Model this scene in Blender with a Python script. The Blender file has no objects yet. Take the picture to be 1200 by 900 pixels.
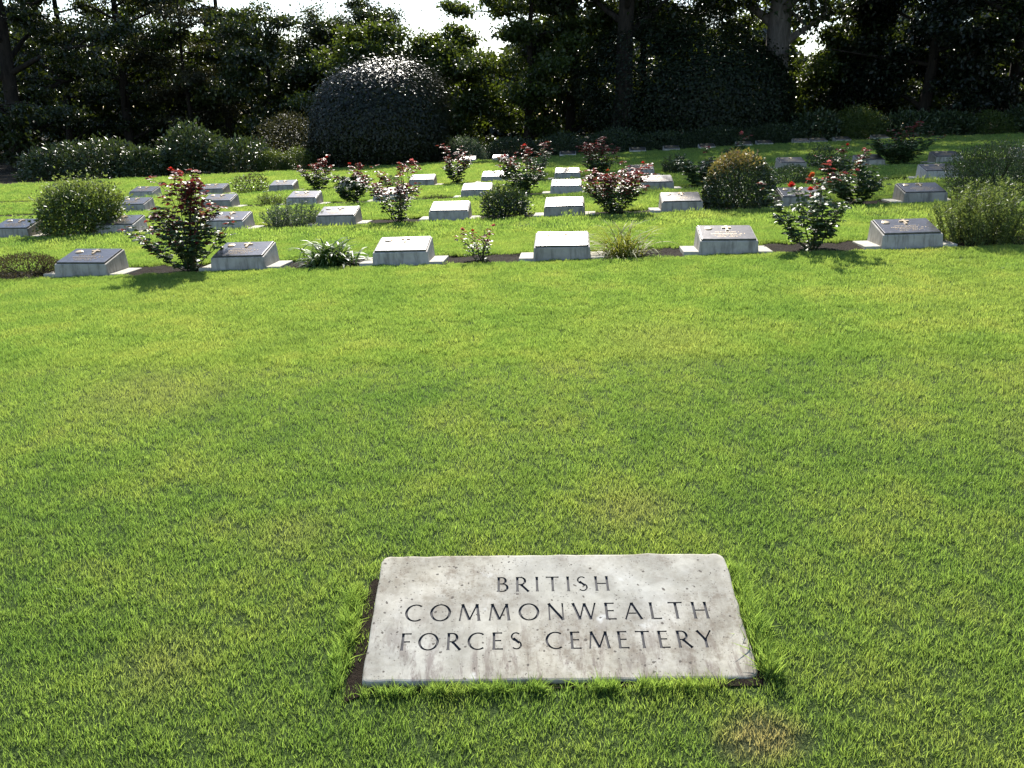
import bpy, math, random
import numpy as np
from mathutils import Vector, Matrix

SC = bpy.context.scene
COL = SC.collection
R = math.radians

# ------------------------------------------------------------------ camera
YAW, EYE = R(3.87), 1.45
cam = bpy.data.objects.new('camera', bpy.data.cameras.new('camera'))
cam.data.sensor_width = 36.0
cam.data.lens = 30.15
cam.data.clip_end = 2000
cam.location = (0, 0, EYE)
cam.rotation_euler = (R(90 - 16.88), 0, YAW)
COL.objects.link(cam)
SC.camera = cam

# ------------------------------------------------------------------ sky and sun
SUN_EL, SUN_AZ = R(39), R(-5.0)          # azimuth clockwise from +Y
w = bpy.data.worlds.new('World')
SC.world = w
w.use_nodes = True
nt = w.node_tree
sky = nt.nodes.new('ShaderNodeTexSky')
sky.sky_type = 'NISHITA'
sky.sun_disc = False
sky.sun_elevation = SUN_EL
sky.sun_rotation = SUN_AZ
sky.altitude = 30
sky.air_density = 1.0
sky.dust_density = 0.7
sky.ozone_density = 1.0
nt.links.new(sky.outputs[0], nt.nodes['Background'].inputs[0])
nt.nodes['Background'].inputs[1].default_value = 0.11
sun = bpy.data.objects.new('sun', bpy.data.lights.new('sun', 'SUN'))
sun.data.energy = 4.6
sun.data.angle = R(0.53)
sun.data.color = (1.0, 0.95, 0.86)
sdir = Vector((math.sin(SUN_AZ) * math.cos(SUN_EL), math.cos(SUN_AZ) * math.cos(SUN_EL), math.sin(SUN_EL)))
sun.rotation_euler = (-sdir).to_track_quat('-Z', 'Y').to_euler()
COL.objects.link(sun)
SC.view_settings.view_transform = 'Standard'
SC.view_settings.look = 'None'
SC.view_settings.exposure = 1.15
SC.view_settings.gamma = 1.0
SC.cycles.max_bounces = 6
SC.cycles.diffuse_bounces = 3
SC.cycles.glossy_bounces = 2
SC.cycles.transmission_bounces = 3
SC.cycles.transparent_max_bounces = 8

# ------------------------------------------------------------------ helpers
def tag(o, label=None, cat=None, group=None, kind=None):
    if label: o['label'] = label
    if cat: o['category'] = cat
    if group: o['group'] = group
    if kind: o['kind'] = kind
    return o

def empty(name, loc=(0, 0, 0), rz=0.0):
    o = bpy.data.objects.new(name, None)
    o.empty_display_size = 0.1
    o.location = loc
    o.rotation_euler = (0, 0, rz)
    COL.objects.link(o)
    return o

def link(name, me, mat, parent=None):
    if mat is not None and len(me.materials) == 0:
        me.materials.append(mat)
    o = bpy.data.objects.new(name, me)
    COL.objects.link(o)
    if parent is not None:
        o.parent = parent
    return o

def np_mesh(name, V, F):
    """V (n,3); F list of int arrays (m,3) or (m,4)"""
    me = bpy.data.meshes.new(name)
    V = np.asarray(V, np.float32)
    if not isinstance(F, (list, tuple)): F = [F]
    F = [np.asarray(f, np.int32) for f in F if len(f)]
    me.vertices.add(len(V)); me.vertices.foreach_set('co', V.ravel())
    li = np.concatenate([f.ravel() for f in F]) if F else np.zeros(0, np.int32)
    ln = np.concatenate([np.full(len(f), f.shape[1], np.int32) for f in F]) if F else np.zeros(0, np.int32)
    me.loops.add(len(li)); me.loops.foreach_set('vertex_index', li)
    me.polygons.add(len(ln))
    st = np.concatenate([[0], np.cumsum(ln)[:-1]]).astype(np.int32) if len(ln) else ln
    me.polygons.foreach_set('loop_start', st)
    me.update(calc_edges=True)
    me.validate()
    return me

def smooth(me):
    me.polygons.foreach_set('use_smooth', np.ones(len(me.polygons), bool))
    return me

def copy_tree(o, parent=None):
    c = o.copy(); COL.objects.link(c); c.parent = parent
    for ch in list(o.children):
        copy_tree(ch, c)
    return c

class Tubes:
    def __init__(s): s.V = []; s.F = []; s.n = 0
    def add(s, pts, rad, sides=6):
        pts = np.asarray(pts, float); m = len(pts)
        rad = np.broadcast_to(np.asarray(rad, float), (m,))
        T = np.gradient(pts, axis=0)
        T /= np.linalg.norm(T, axis=1, keepdims=True) + 1e-9
        ref = np.array([0.31, 0.93, 0.21]) if abs(T[0][2]) > .7 else np.array([0., 0., 1.])
        A = np.cross(T, ref); A /= np.linalg.norm(A, axis=1, keepdims=True) + 1e-9
        B = np.cross(T, A)
        an = np.linspace(0, 2 * np.pi, sides, endpoint=False)
        ring = pts[:, None] + rad[:, None, None] * (np.cos(an)[None, :, None] * A[:, None] + np.sin(an)[None, :, None] * B[:, None])
        s.V.append(ring.reshape(-1, 3))
        i = np.arange(m - 1)[:, None] * sides; k = np.arange(sides)[None]; k2 = (k + 1) % sides
        s.F.append(np.stack([i + k, i + k2, i + sides + k2, i + sides + k], -1).reshape(-1, 4) + s.n)
        s.n += m * sides
    def mesh(s, name):
        if not s.V: return None
        return smooth(np_mesh(name, np.concatenate(s.V), np.concatenate(s.F)))

def unit(a):
    return a / (np.linalg.norm(a, axis=-1, keepdims=True) + 1e-9)

def leaf_mesh(name, P, D, N, L, W, fold=.12, rich=False, curl=0.0):
    """one small leaf per row: base P, direction D, facing N, length L, width W"""
    P = np.asarray(P, float); D = unit(np.asarray(D, float)); N = np.asarray(N, float)
    S = unit(np.cross(D, N)); N = unit(np.cross(S, D))
    L = np.broadcast_to(np.asarray(L, float), (len(P),))[:, None]
    W = np.broadcast_to(np.asarray(W, float), (len(P),))[:, None]
    n = len(P); b = np.arange(n)[:, None]
    if not rich:
        V = np.stack([P, P + D * L * .5 + S * W * .5 + N * W * fold, P + D * L - N * L * curl, P + D * L * .5 - S * W * .5 + N * W * fold], 1)
        F = np.concatenate([b * 4 + [0, 1, 2], b * 4 + [0, 2, 3]])
    else:
        mid = P + D * L * .5
        V = np.stack([P, P + D * L * .3 + S * W * .46 + N * W * fold, P + D * L * .68 + S * W * .38 + N * W * fold * .6,
                      P + D * L - N * L * curl, P + D * L * .68 - S * W * .38 + N * W * fold * .6, P + D * L * .3 - S * W * .46 + N * W * fold, mid], 1)
        F = np.concatenate([b * 7 + [0, 1, 6], b * 7 + [1, 2, 6], b * 7 + [2, 3, 6], b * 7 + [3, 4, 6], b * 7 + [4, 5, 6], b * 7 + [5, 0, 6]])
    return np_mesh(name, V.reshape(-1, 3), F)

def hermite_table(xs, ys):
    """smooth monotone-ish table"""
    xs = np.asarray(xs, float); ys = np.asarray(ys, float)
    g = np.linspace(xs[0], xs[-1], 1600)
    v = np.interp(g, xs, ys)
    k = 31
    for _ in range(3):
        v = np.convolve(np.pad(v, k // 2, mode='edge'), np.ones(k) / k, 'valid')
    return g, v

# ------------------------------------------------------------------ lie of the land (z = 0 near the name stone)
_hz = hermite_table([-6, 0, 1, 2, 2.5, 3.5, 5, 7.6, 10.8, 13.9, 17, 22, 27, 35, 60],
                    [-.75, -.29, -.165, -.035, .03, .115, .21, .305, .36, .385, .42, .455, .49, .50, .60])
_hs = hermite_table([-6, 2.3, 5, 7.6, 17, 30, 60], [.012, .012, .034, .046, .048, .048, .03])
def G(x, y):
    x = np.asarray(x, float); y = np.asarray(y, float)
    xx = 26 * np.tanh(x / 26)
    return np.interp(y, *_hz) + np.interp(y, *_hs) * xx + .008 * np.sin(x * 1.1 + y * .6) * np.sin(y * .9 - x * .3)
def along(px, y):
    """sideways place of a sight line at distance y down the grid of graves"""
    return y * math.tan(math.atan((px - 600) / 1050.0) - YAW)
def edge_y(x):
    return 27.75 + .235 * np.clip(x, -24, 9.5)

# ------------------------------------------------------------------ materials
def newmat(name):
    m = bpy.data.materials.new(name); m.use_nodes = True
    n = m.node_tree; n.nodes.clear()
    return m, n
def N(n, t, **k):
    o = n.nodes.new(t)
    for a, b in k.items(): setattr(o, a, b)
    return o
def ramp(n, fac, stops):
    r = N(n, 'ShaderNodeValToRGB')
    el = r.color_ramp.elements
    while len(el) < len(stops): el.new(.5)
    for e, (p, c) in zip(el, stops):
        e.position = p; e.color = (*c, 1) if len(c) == 3 else c
    n.links.new(fac, r.inputs[0])
    return r.outputs[0]
def noise(n, scale, detail=3, rough=.55, vec=None, dist=0.0):
    t = N(n, 'ShaderNodeTexNoise'); t.inputs['Scale'].default_value = scale
    t.inputs['Detail'].default_value = detail; t.inputs['Roughness'].default_value = rough
    t.inputs['Distortion'].default_value = dist
    if vec is not None: n.links.new(vec, t.inputs['Vector'])
    return t.outputs['Fac']
def mixc(n, fac, a, b, mode='MIX'):
    m = N(n, 'ShaderNodeMix', data_type='RGBA', blend_type=mode)
    for sock, v in ((m.inputs[0], fac), (m.inputs[6], a), (m.inputs[7], b)):
        if isinstance(v, (int, float)): sock.default_value = v
        elif isinstance(v, tuple): sock.default_value = (*v, 1)
        else: n.links.new(v, sock)
    return m.outputs[2]
def math_(n, op, a, b=None, clamp=False):
    m = N(n, 'ShaderNodeMath', operation=op, use_clamp=clamp)
    for s, v in zip(m.inputs, (a, b)):
        if v is None: continue
        if isinstance(v, (int, float)): s.default_value = v
        else: n.links.new(v, s)
    return m.outputs[0]
def bump(n, h, strength, dist=.01):
    b = N(n, 'ShaderNodeBump'); b.inputs['Strength'].default_value = strength; b.inputs['Distance'].default_value = dist
    n.links.new(h, b.inputs['Height'])
    return b.outputs[0]
def setp(p, **k):
    for a, v in k.items():
        p.inputs[a.replace('_', ' ')].default_value = v

def leaf_mat(name, stops, trans=.3, tcol=(.16, .24, .02), rough=.4, spec=.5, dark=1.0):
    m, n = newmat(name)
    g = N(n, 'ShaderNodeNewGeometry')
    c = ramp(n, g.outputs['Random Per Island'], stops)
    p = N(n, 'ShaderNodeBsdfPrincipled'); setp(p, Roughness=rough)
    p.inputs['Specular IOR Level'].default_value = spec
    n.links.new(c, p.inputs['Base Color'])
    t = N(n, 'ShaderNodeBsdfTranslucent')
    tc = mixc(n, .65, c, tcol)
    n.links.new(tc, t.inputs[0])
    mx = N(n, 'ShaderNodeMixShader'); mx.inputs[0].default_value = trans
    n.links.new(p.outputs[0], mx.inputs[1]); n.links.new(t.outputs[0], mx.inputs[2])
    o = N(n, 'ShaderNodeOutputMaterial'); n.links.new(mx.outputs[0], o.inputs[0])
    return m

def simple_mat(name, col, rough=.6, spec=.4, nscale=None, var=.25, bstr=0., bscale=40, metallic=0.):
    m, n = newmat(name)
    p = N(n, 'ShaderNodeBsdfPrincipled'); setp(p, Roughness=rough, Metallic=metallic)
    p.inputs['Specular IOR Level'].default_value = spec
    o = N(n, 'ShaderNodeOutputMaterial'); n.links.new(p.outputs[0], o.inputs[0])
    tc = N(n, 'ShaderNodeTexCoord').outputs['Object']
    if nscale:
        lo = tuple(c * (1 - var) for c in col); hi = tuple(min(1, c * (1 + var)) for c in col)
        n.links.new(ramp(n, noise(n, nscale, 5, .6, tc), [(.3, lo), (.7, hi)]), p.inputs['Base Color'])
    else:
        p.inputs['Base Color'].default_value = (*col, 1)
    if bstr:
        n.links.new(bump(n, noise(n, bscale, 5, .6, tc), bstr), p.inputs['Normal'])
    return m

def grass_colour(n, rnd):
    """colour of the turf itself: yellower, greener and dry areas by place"""
    pos = N(n, 'ShaderNodeNewGeometry').outputs['Position']
    big = noise(n, .55, 3, .55, pos)
    mid = noise(n, 2.6, 4, .6, pos)
    a = ramp(n, big, [(.32, (.094, .172, .042)), (.5, (.156, .236, .058)), (.68, (.212, .262, .074))])
    b = ramp(n, mid, [(.34, (.080, .155, .038)), (.5, (.142, .224, .055)), (.66, (.208, .255, .073))])
    c = mixc(n, .5, a, b)
    v = ramp(n, rnd, [(0., (.62, .66, .55)), (.5, (1., 1., 1.)), (1., (1.32, 1.24, 1.1))])
    c = mixc(n, 1.0, c, v, 'MULTIPLY')
    # dry, straw-coloured places in the turf
    dry = None
    for (x, y, r, s) in ((.50, 1.86, .13, .8), (-.98, 2.75, .22, .2), (.24, 2.95, .24, .3), (-1.15, 2.05, .2, .22), (-2.2, 4.1, .5, .2), (.55, 4.9, .6, .15), (2.1, 3.6, .35, .15)):
        d = N(n, 'ShaderNodeVectorMath', operation='DISTANCE'); n.links.new(pos, d.inputs[0])
        d.inputs[1].default_value = (x, y, float(G(x, y)) + .01)
        mr = N(n, 'ShaderNodeMapRange'); mr.inputs['From Min'].default_value = r; mr.inputs['From Max'].default_value = r * .25
        mr.inputs['To Max'].default_value = s
        n.links.new(math_(n, 'ADD', d.outputs['Value'], math_(n, 'MULTIPLY', math_(n, 'SUBTRACT', mid, .5), r * 1.6)), mr.inputs[0])
        dry = mr.outputs[0] if dry is None else math_(n, 'MAXIMUM', dry, mr.outputs[0])
    sc = ramp(n, noise(n, 1.15, 5, .7, pos), [(.64, (0, 0, 0)), (.80, (.18, .18, .18))])
    dry = math_(n, 'MAXIMUM', dry, sc)
    return mixc(n, dry, c, (.26, .22, .12))

def make_grass_mat():
    m, n = newmat('grass_blades')
    g = N(n, 'ShaderNodeNewGeometry'); oi = N(n, 'ShaderNodeObjectInfo')
    rnd = math_(n, 'FRACT', math_(n, 'ADD', g.outputs['Random Per Island'], oi.outputs['Random']))
    c = grass_colour(n, rnd)
    p = N(n, 'ShaderNodeBsdfPrincipled'); setp(p, Roughness=.45)
    p.inputs['Specular IOR Level'].default_value = .6
    n.links.new(c, p.inputs['Base Color'])
    t = N(n, 'ShaderNodeBsdfTranslucent')
    n.links.new(mixc(n, 1.0, c, (2.0, 1.9, 1.3), 'MULTIPLY'), t.inputs[0])
    mx = N(n, 'ShaderNodeMixShader'); mx.inputs[0].default_value = .58
    n.links.new(p.outputs[0], mx.inputs[1]); n.links.new(t.outputs[0], mx.inputs[2])
    o = N(n, 'ShaderNodeOutputMaterial'); n.links.new(mx.outputs[0], o.inputs[0])
    return m

def make_lawn_mat():
    m, n = newmat('lawn_thatch')
    pos = N(n, 'ShaderNodeNewGeometry').outputs['Position']
    fine = noise(n, 90, 3, .7, pos)
    c = grass_colour(n, fine)
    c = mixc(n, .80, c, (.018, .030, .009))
    p = N(n, 'ShaderNodeBsdfPrincipled'); setp(p, Roughness=.9)
    p.inputs['Specular IOR Level'].default_value = .1
    n.links.new(c, p.inputs['Base Color'])
    n.links.new(bump(n, fine, .8, .02), p.inputs['Normal'])
    o = N(n, 'ShaderNodeOutputMaterial'); n.links.new(p.outputs[0], o.inputs[0])
    return m

def make_stone_mat():
    """weathered limestone of the name stone: pits, pale and mauve-brown stains running down"""
    m, n = newmat('name_stone')
    tc = N(n, 'ShaderNodeTexCoord').outputs['Object']
    mp = N(n, 'ShaderNodeMapping'); mp.inputs['Scale'].default_value = (1, .28, 1); n.links.new(tc, mp.inputs[0])
    st = mp.outputs[0]
    c = ramp(n, noise(n, 5, 5, .6, tc), [(.3, (.41, .38, .30)), (.5, (.50, .475, .40)), (.72, (.57, .555, .50))])
    c = mixc(n, math_(n, 'MULTIPLY', ramp(n, noise(n, 60, 5, .75, tc), [(.45, (0, 0, 0)), (.7, (1, 1, 1))]), .35), c, (.30, .27, .22))
    sep = N(n, 'ShaderNodeSeparateXYZ'); n.links.new(tc, sep.inputs[0])
    low = N(n, 'ShaderNodeMapRange'); low.inputs['From Min'].default_value = .10; low.inputs['From Max'].default_value = -.20
    n.links.new(sep.outputs[1], low.inputs[0])
    streak = ramp(n, noise(n, 24, 8, .78, st, .3), [(.49, (0, 0, 0)), (.60, (1, 1, 1))])
    blot = ramp(n, noise(n, 7, 4, .6, tc), [(.40, (0, 0, 0)), (.58, (1, 1, 1))])
    c = mixc(n, math_(n, 'MULTIPLY', math_(n, 'MULTIPLY', streak, low.outputs[0]), .75), c, (.165, .125, .11))
    c = mixc(n, math_(n, 'MULTIPLY', math_(n, 'MULTIPLY', blot, noise(n, 38, 5, .8, tc)), .85), c, (.17, .155, .125))
    grime = math_(n, 'MULTIPLY', ramp(n, noise(n, 26, 8, .8, tc), [(.47, (0, 0, 0)), (.62, (1, 1, 1))]), ramp(n, noise(n, 3.3, 3, .5, tc), [(.42, (0, 0, 0)), (.62, (1, 1, 1))]))
    c = mixc(n, math_(n, 'MULTIPLY', grime, .8), c, (.19, .155, .115))
    warm = ramp(n, noise(n, 2.4, 2, .5, tc), [(.4, (0, 0, 0)), (.6, (1, 1, 1))])
    c = mixc(n, math_(n, 'MULTIPLY', warm, .3), c, mixc(n, 1.0, c, (1.0, .88, .68), 'MULTIPLY'))
    white = ramp(n, noise(n, 11, 3, .5, tc), [(.66, (0, 0, 0)), (.74, (1, 1, 1))])
    c = mixc(n, math_(n, 'MULTIPLY', white, .6), c, (.70, .69, .64))
    wp = N(n, 'ShaderNodeTexNoise'); wp.inputs['Scale'].default_value = 35; n.links.new(tc, wp.inputs['Vector'])
    wv = N(n, 'ShaderNodeVectorMath', operation='MULTIPLY_ADD'); n.links.new(wp.outputs['Color'], wv.inputs[0]); wv.inputs[1].default_value = (.02, .02, .02); n.links.new(tc, wv.inputs[2])
    vo = N(n, 'ShaderNodeTexVoronoi'); vo.inputs['Scale'].default_value = 40; n.links.new(wv.outputs[0], vo.inputs['Vector'])
    rs = N(n, 'ShaderNodeSeparateColor'); n.links.new(vo.outputs['Color'], rs.inputs[0])
    pit = math_(n, 'MULTIPLY', math_(n, 'LESS_THAN', math_(n, 'ADD', vo.outputs['Distance'], math_(n, 'MULTIPLY', noise(n, 30, 3, .6, tc), .5)), .40), math_(n, 'GREATER_THAN', rs.outputs[0], .55))
    vo2 = N(n, 'ShaderNodeTexVoronoi'); vo2.inputs['Scale'].default_value = 130; n.links.new(tc, vo2.inputs['Vector'])
    rs2 = N(n, 'ShaderNodeSeparateColor'); n.links.new(vo2.outputs['Color'], rs2.inputs[0])
    pit2 = math_(n, 'MULTIPLY', math_(n, 'LESS_THAN', vo2.outputs['Distance'], .3), math_(n, 'GREATER_THAN', rs2.outputs[1], .8))
    pits = math_(n, 'MAXIMUM', pit, math_(n, 'MULTIPLY', pit2, .6))
    c = mixc(n, math_(n, 'MULTIPLY', pits, .9), c, (.09, .075, .06))
    p = N(n, 'ShaderNodeBsdfPrincipled'); setp(p, Roughness=.8)
    p.inputs['Specular IOR Level'].default_value = .25
    n.links.new(c, p.inputs['Base Color'])
    h = math_(n, 'SUBTRACT', math_(n, 'MULTIPLY', noise(n, 70, 6, .7, tc), .4), pits)
    n.links.new(bump(n, h, .35, .004), p.inputs['Normal'])
    o = N(n, 'ShaderNodeOutputMaterial'); n.links.new(p.outputs[0], o.inputs[0])
    return m

def make_pedestal_mat():
    m, n = newmat('pedestal_stone')
    tc = N(n, 'ShaderNodeTexCoord').outputs['Object']
    oi = N(n, 'ShaderNodeObjectInfo').outputs['Random']
    off = N(n, 'ShaderNodeVectorMath', operation='ADD'); n.links.new(tc, off.inputs[0])
    cb = N(n, 'ShaderNodeCombineXYZ'); n.links.new(math_(n, 'MULTIPLY', oi, 30), cb.inputs[0]); n.links.new(cb.outputs[0], off.inputs[1])
    v = off.outputs[0]
    mp = N(n, 'ShaderNodeMapping'); mp.inputs['Scale'].default_value = (1, 1, .18); n.links.new(v, mp.inputs[0])
    c = ramp(n, noise(n, 9, 5, .6, v), [(.3, (.33, .305, .265)), (.7, (.46, .43, .38))])
    run = ramp(n, noise(n, 22, 4, .65, mp.outputs[0]), [(.48, (0, 0, 0)), (.66, (1, 1, 1))])
    c = mixc(n, math_(n, 'MULTIPLY', run, .75), c, (.17, .155, .135))
    c = mixc(n, math_(n, 'MULTIPLY', ramp(n, noise(n, 6, 4, .6, v), [(.55, (0, 0, 0)), (.75, (1, 1, 1))]), .4), c, (.14, .15, .09))
    c = mixc(n, 1.0, c, ramp(n, oi, [(0, (.80, .79, .76)), (1, (1.12, 1.12, 1.12))]), 'MULTIPLY')
    p = N(n, 'ShaderNodeBsdfPrincipled'); setp(p, Roughness=.75)
    p.inputs['Specular IOR Level'].default_value = .3
    n.links.new(c, p.inputs['Base Color'])
    n.links.new(bump(n, noise(n, 120, 4, .7, v), .3, .004), p.inputs['Normal'])
    o = N(n, 'ShaderNodeOutputMaterial'); n.links.new(p.outputs[0], o.inputs[0])
    return m

def make_soil_mat(name='bed_soil', lo=(.011, .008, .006), hi=(.042, .030, .021)):
    m, n = newmat(name)
    pos = N(n, 'ShaderNodeNewGeometry').outputs['Position']
    c = ramp(n, noise(n, 30, 6, .7, pos), [(.3, lo), (.7, hi)])
    p = N(n, 'ShaderNodeBsdfPrincipled'); setp(p, Roughness=.95)
    p.inputs['Specular IOR Level'].default_value = .1
    n.links.new(c, p.inputs['Base Color'])
    n.links.new(bump(n, noise(n, 45, 6, .75, pos), 1.0, .03), p.inputs['Normal'])
    o = N(n, 'ShaderNodeOutputMaterial'); n.links.new(p.outputs[0], o.inputs[0])
    return m

def make_bark_mat(name, lo, hi):
    m, n = newmat(name)
    tc = N(n, 'ShaderNodeTexCoord').outputs['Object']
    mp = N(n, 'ShaderNodeMapping'); mp.inputs['Scale'].default_value = (1, 1, .22); n.links.new(tc, mp.inputs[0])
    h = noise(n, 9, 6, .7, mp.outputs[0], .4)
    p = N(n, 'ShaderNodeBsdfPrincipled'); setp(p, Roughness=.9)
    p.inputs['Specular IOR Level'].default_value = .15
    n.links.new(ramp(n, h, [(.35, lo), (.65, hi)]), p.inputs['Base Color'])
    n.links.new(bump(n, h, .9, .05), p.inputs['Normal'])
    o = N(n, 'ShaderNodeOutputMaterial'); n.links.new(p.outputs[0], o.inputs[0])
    return m

M = {}
M['grass'] = make_grass_mat()
M['lawn'] = make_lawn_mat()
M['soil'] = make_soil_mat()
M['floor'] = make_soil_mat('leaf_litter', (.012, .010, .007), (.045, .034, .02))
M['stone'] = make_stone_mat()
M['letter'] = simple_mat('letter_paint', (.05, .05, .056), .7, .3, 60, .5)
M['pedestal'] = make_pedestal_mat()
M['slab'] = simple_mat('pale_concrete', (.46, .43, .36), .85, .2, 14, .2, .3, 90)
M['bronze'] = simple_mat('aged_bronze', (.115, .11, .115), .31, .5, 25, .3, .05, 60, .75)
M['gilt'] = simple_mat('polished_bronze', (.52, .40, .25), .42, .5, 30, .2, 0, 40, .5)
M['bark'] = make_bark_mat('dark_bark', (.012, .010, .008), (.040, .032, .025))
M['palebark'] = make_bark_mat('pale_bark', (.10, .085, .075), (.20, .175, .155))
M['cane'] = simple_mat('cane', (.045, .05, .02), .6, .3, 30, .4)
M['redcane'] = simple_mat('red_cane', (.10, .035, .025), .6, .3, 30, .3)
M['rose_green'] = leaf_mat('rose_leaf', [(0, (.028, .055, .02)), (.5, (.05, .092, .033)), (1, (.095, .14, .062))], .22, (.12, .2, .02), .45, .32)
M['rose_red'] = leaf_mat('young_rose_leaf', [(0, (.10, .016, .02)), (.5, (.19, .036, .036)), (1, (.26, .085, .06))], .36, (.34, .06, .045), .42, .4)
M['rose_bloom'] = leaf_mat('pink_petal', [(0, (.5, .07, .09)), (.6, (.62, .16, .16)), (1, (.75, .36, .3))], .35, (.7, .2, .15), .5, .3)
M['bloom_red'] = leaf_mat('red_petal', [(0, (.42, .012, .015)), (1, (.6, .05, .03))], .35, (.7, .06, .03), .5, .3)
M['bloom_orange'] = leaf_mat('orange_petal', [(0, (.45, .07, .02)), (1, (.6, .16, .05))], .35, (.7, .15, .03), .5, .3)
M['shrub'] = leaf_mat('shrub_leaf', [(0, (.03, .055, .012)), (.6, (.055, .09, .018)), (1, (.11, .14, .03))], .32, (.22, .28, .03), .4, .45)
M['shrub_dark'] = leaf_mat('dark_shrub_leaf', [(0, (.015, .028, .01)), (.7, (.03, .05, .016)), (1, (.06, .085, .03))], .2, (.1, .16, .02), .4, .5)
M['feather'] = leaf_mat('feathery_leaf', [(0, (.055, .085, .022)), (.6, (.10, .14, .038)), (1, (.18, .21, .065))], .4, (.26, .33, .06), .5, .3)
M['bluegreen'] = leaf_mat('grey_green_leaf', [(0, (.04, .065, .035)), (.6, (.07, .105, .06)), (1, (.13, .16, .1))], .3, (.16, .22, .08), .5, .35)
M['heather'] = leaf_mat('heather_leaf', [(0, (.03, .028, .012)), (.6, (.055, .05, .02)), (1, (.10, .075, .04))], .25, (.14, .12, .04), .6, .25)
M['strap'] = leaf_mat('strap_leaf', [(0, (.03, .065, .015)), (.6, (.06, .11, .03)), (1, (.12, .18, .06))], .3, (.2, .3, .05), .45, .3)
M['tussock'] = leaf_mat('tussock_blade', [(0, (.07, .10, .015)), (.6, (.16, .18, .03)), (1, (.30, .25, .07))], .4, (.34, .36, .04), .6, .2)
M['gold'] = leaf_mat('gold_tip', [(0, (.12, .14, .03)), (.6, (.26, .20, .05)), (1, (.42, .20, .11))], .35, (.4, .32, .06), .4, .45)
DK = dict(rough=.34, spec=.5)
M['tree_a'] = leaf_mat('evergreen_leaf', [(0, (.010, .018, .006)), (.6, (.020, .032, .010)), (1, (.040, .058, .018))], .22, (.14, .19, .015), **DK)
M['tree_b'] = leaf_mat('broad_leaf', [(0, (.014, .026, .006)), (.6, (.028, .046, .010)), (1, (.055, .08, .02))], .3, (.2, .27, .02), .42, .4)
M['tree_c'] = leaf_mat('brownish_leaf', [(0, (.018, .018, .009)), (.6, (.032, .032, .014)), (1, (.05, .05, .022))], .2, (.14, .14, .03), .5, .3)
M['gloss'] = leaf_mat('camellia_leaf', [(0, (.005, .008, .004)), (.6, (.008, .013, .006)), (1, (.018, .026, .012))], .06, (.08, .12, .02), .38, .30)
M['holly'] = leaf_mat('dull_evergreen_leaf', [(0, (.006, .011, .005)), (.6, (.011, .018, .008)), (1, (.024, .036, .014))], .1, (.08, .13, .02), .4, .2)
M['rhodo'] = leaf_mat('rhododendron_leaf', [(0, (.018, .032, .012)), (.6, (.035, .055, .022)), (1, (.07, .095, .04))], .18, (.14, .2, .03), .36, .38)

# ================================================================== SETTING
ROW_Y = [7.6, 10.77, 13.94, 17.11]
BED = [(y - .06, y + .50) for y in ROW_Y]

def sheet(x0, x1, nx, ya, yb, ny, dz=0.0, skirt=0.0):
    xs = np.linspace(x0, x1, nx)
    fa = ya if callable(ya) else (lambda x: np.full_like(x, ya))
    fb = yb if callable(yb) else (lambda x: np.full_like(x, yb))
    t = np.linspace(0, 1, ny)
    A, B = fa(xs), fb(xs)
    X = np.repeat(xs[None], ny, 0); Y = A[None] * (1 - t[:, None]) + B[None] * t[:, None]
    if skirt:
        X = np.concatenate([X[:1], X, X[-1:]]); Y = np.concatenate([Y[:1], Y, Y[-1:]])
    Z = G(X, Y) + dz
    if skirt:
        Z[0] -= skirt; Z[-1] -= skirt
    m = len(X)
    V = np.stack([X, Y, Z], -1).reshape(-1, 3)
    i = np.arange(m - 1)[:, None] * nx + np.arange(nx - 1)[None]
    F = np.stack([i, i + 1, i + nx + 1, i + nx], -1).reshape(-1, 4)
    return V, F

def ragged(y0, amp, s):
    return lambda x: y0 + amp * (np.sin(x * 7.3 + s) * .5 + np.sin(x * 17.1 + 2 * s) * .3 + np.sin(x * 3.1 - s) * .4)

Vs, Fs, n0 = [], [], 0
ys = [-5.0] + [v for b in BED for v in b]
lawn_ranges = []
for k in range(len(BED) + 1):
    a = -5.0 if k == 0 else ragged(BED[k - 1][1], .012, k * 1.7)
    b = ragged(BED[k][0], .012, k * 2.3 + 1) if k < len(BED) else edge_y
    ny = 60 if k == 0 else (14 if k < len(BED) else 40)
    V, F = sheet(-36, 36, 480, a, b, ny, 0, .11)
    Vs.append(V); Fs.append(F + n0); n0 += len(V)
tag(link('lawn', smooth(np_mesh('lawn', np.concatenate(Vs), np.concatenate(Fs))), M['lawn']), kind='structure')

# planting beds, cut a few centimetres below the turf
for k, (a, b) in enumerate(BED):
    V, F = sheet(-36, 36, 700, a - .05, b + .05, 8, -.010)
    rg = np.random.default_rng(k); V[:, 2] += rg.normal(0, .007, len(V))
    tag(link('flower_bed', smooth(np_mesh('flower_bed', V, F)), M['soil']), kind='structure')

# ground under and beyond everything, out to the horizon
gx = np.concatenate([-np.geomspace(700, 40, 14), np.linspace(-36, 36, 60), np.geomspace(40, 700, 14)])
gy = np.concatenate([-np.geomspace(300, 8, 10), np.linspace(-6, 60, 90), np.geomspace(64, 1200, 16)])
X, Y = np.meshgrid(gx, gy)
off = np.where((Y > -5) & (np.abs(X) < 36), -.13, -.02)
off = np.where((Y > edge_y(X) + .3), -.03, off)
Z = G(X, Y) + off
V = np.stack([X, Y, Z], -1).reshape(-1, 3); nx = len(gx)
i = np.arange(len(gy) - 1)[:, None] * nx + np.arange(nx - 1)[None]
F = np.stack([i, i + 1, i + nx + 1, i + nx], -1).reshape(-1, 4)
tag(link('ground', smooth(np_mesh('ground', V, F)), M['floor']), kind='structure')

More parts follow.
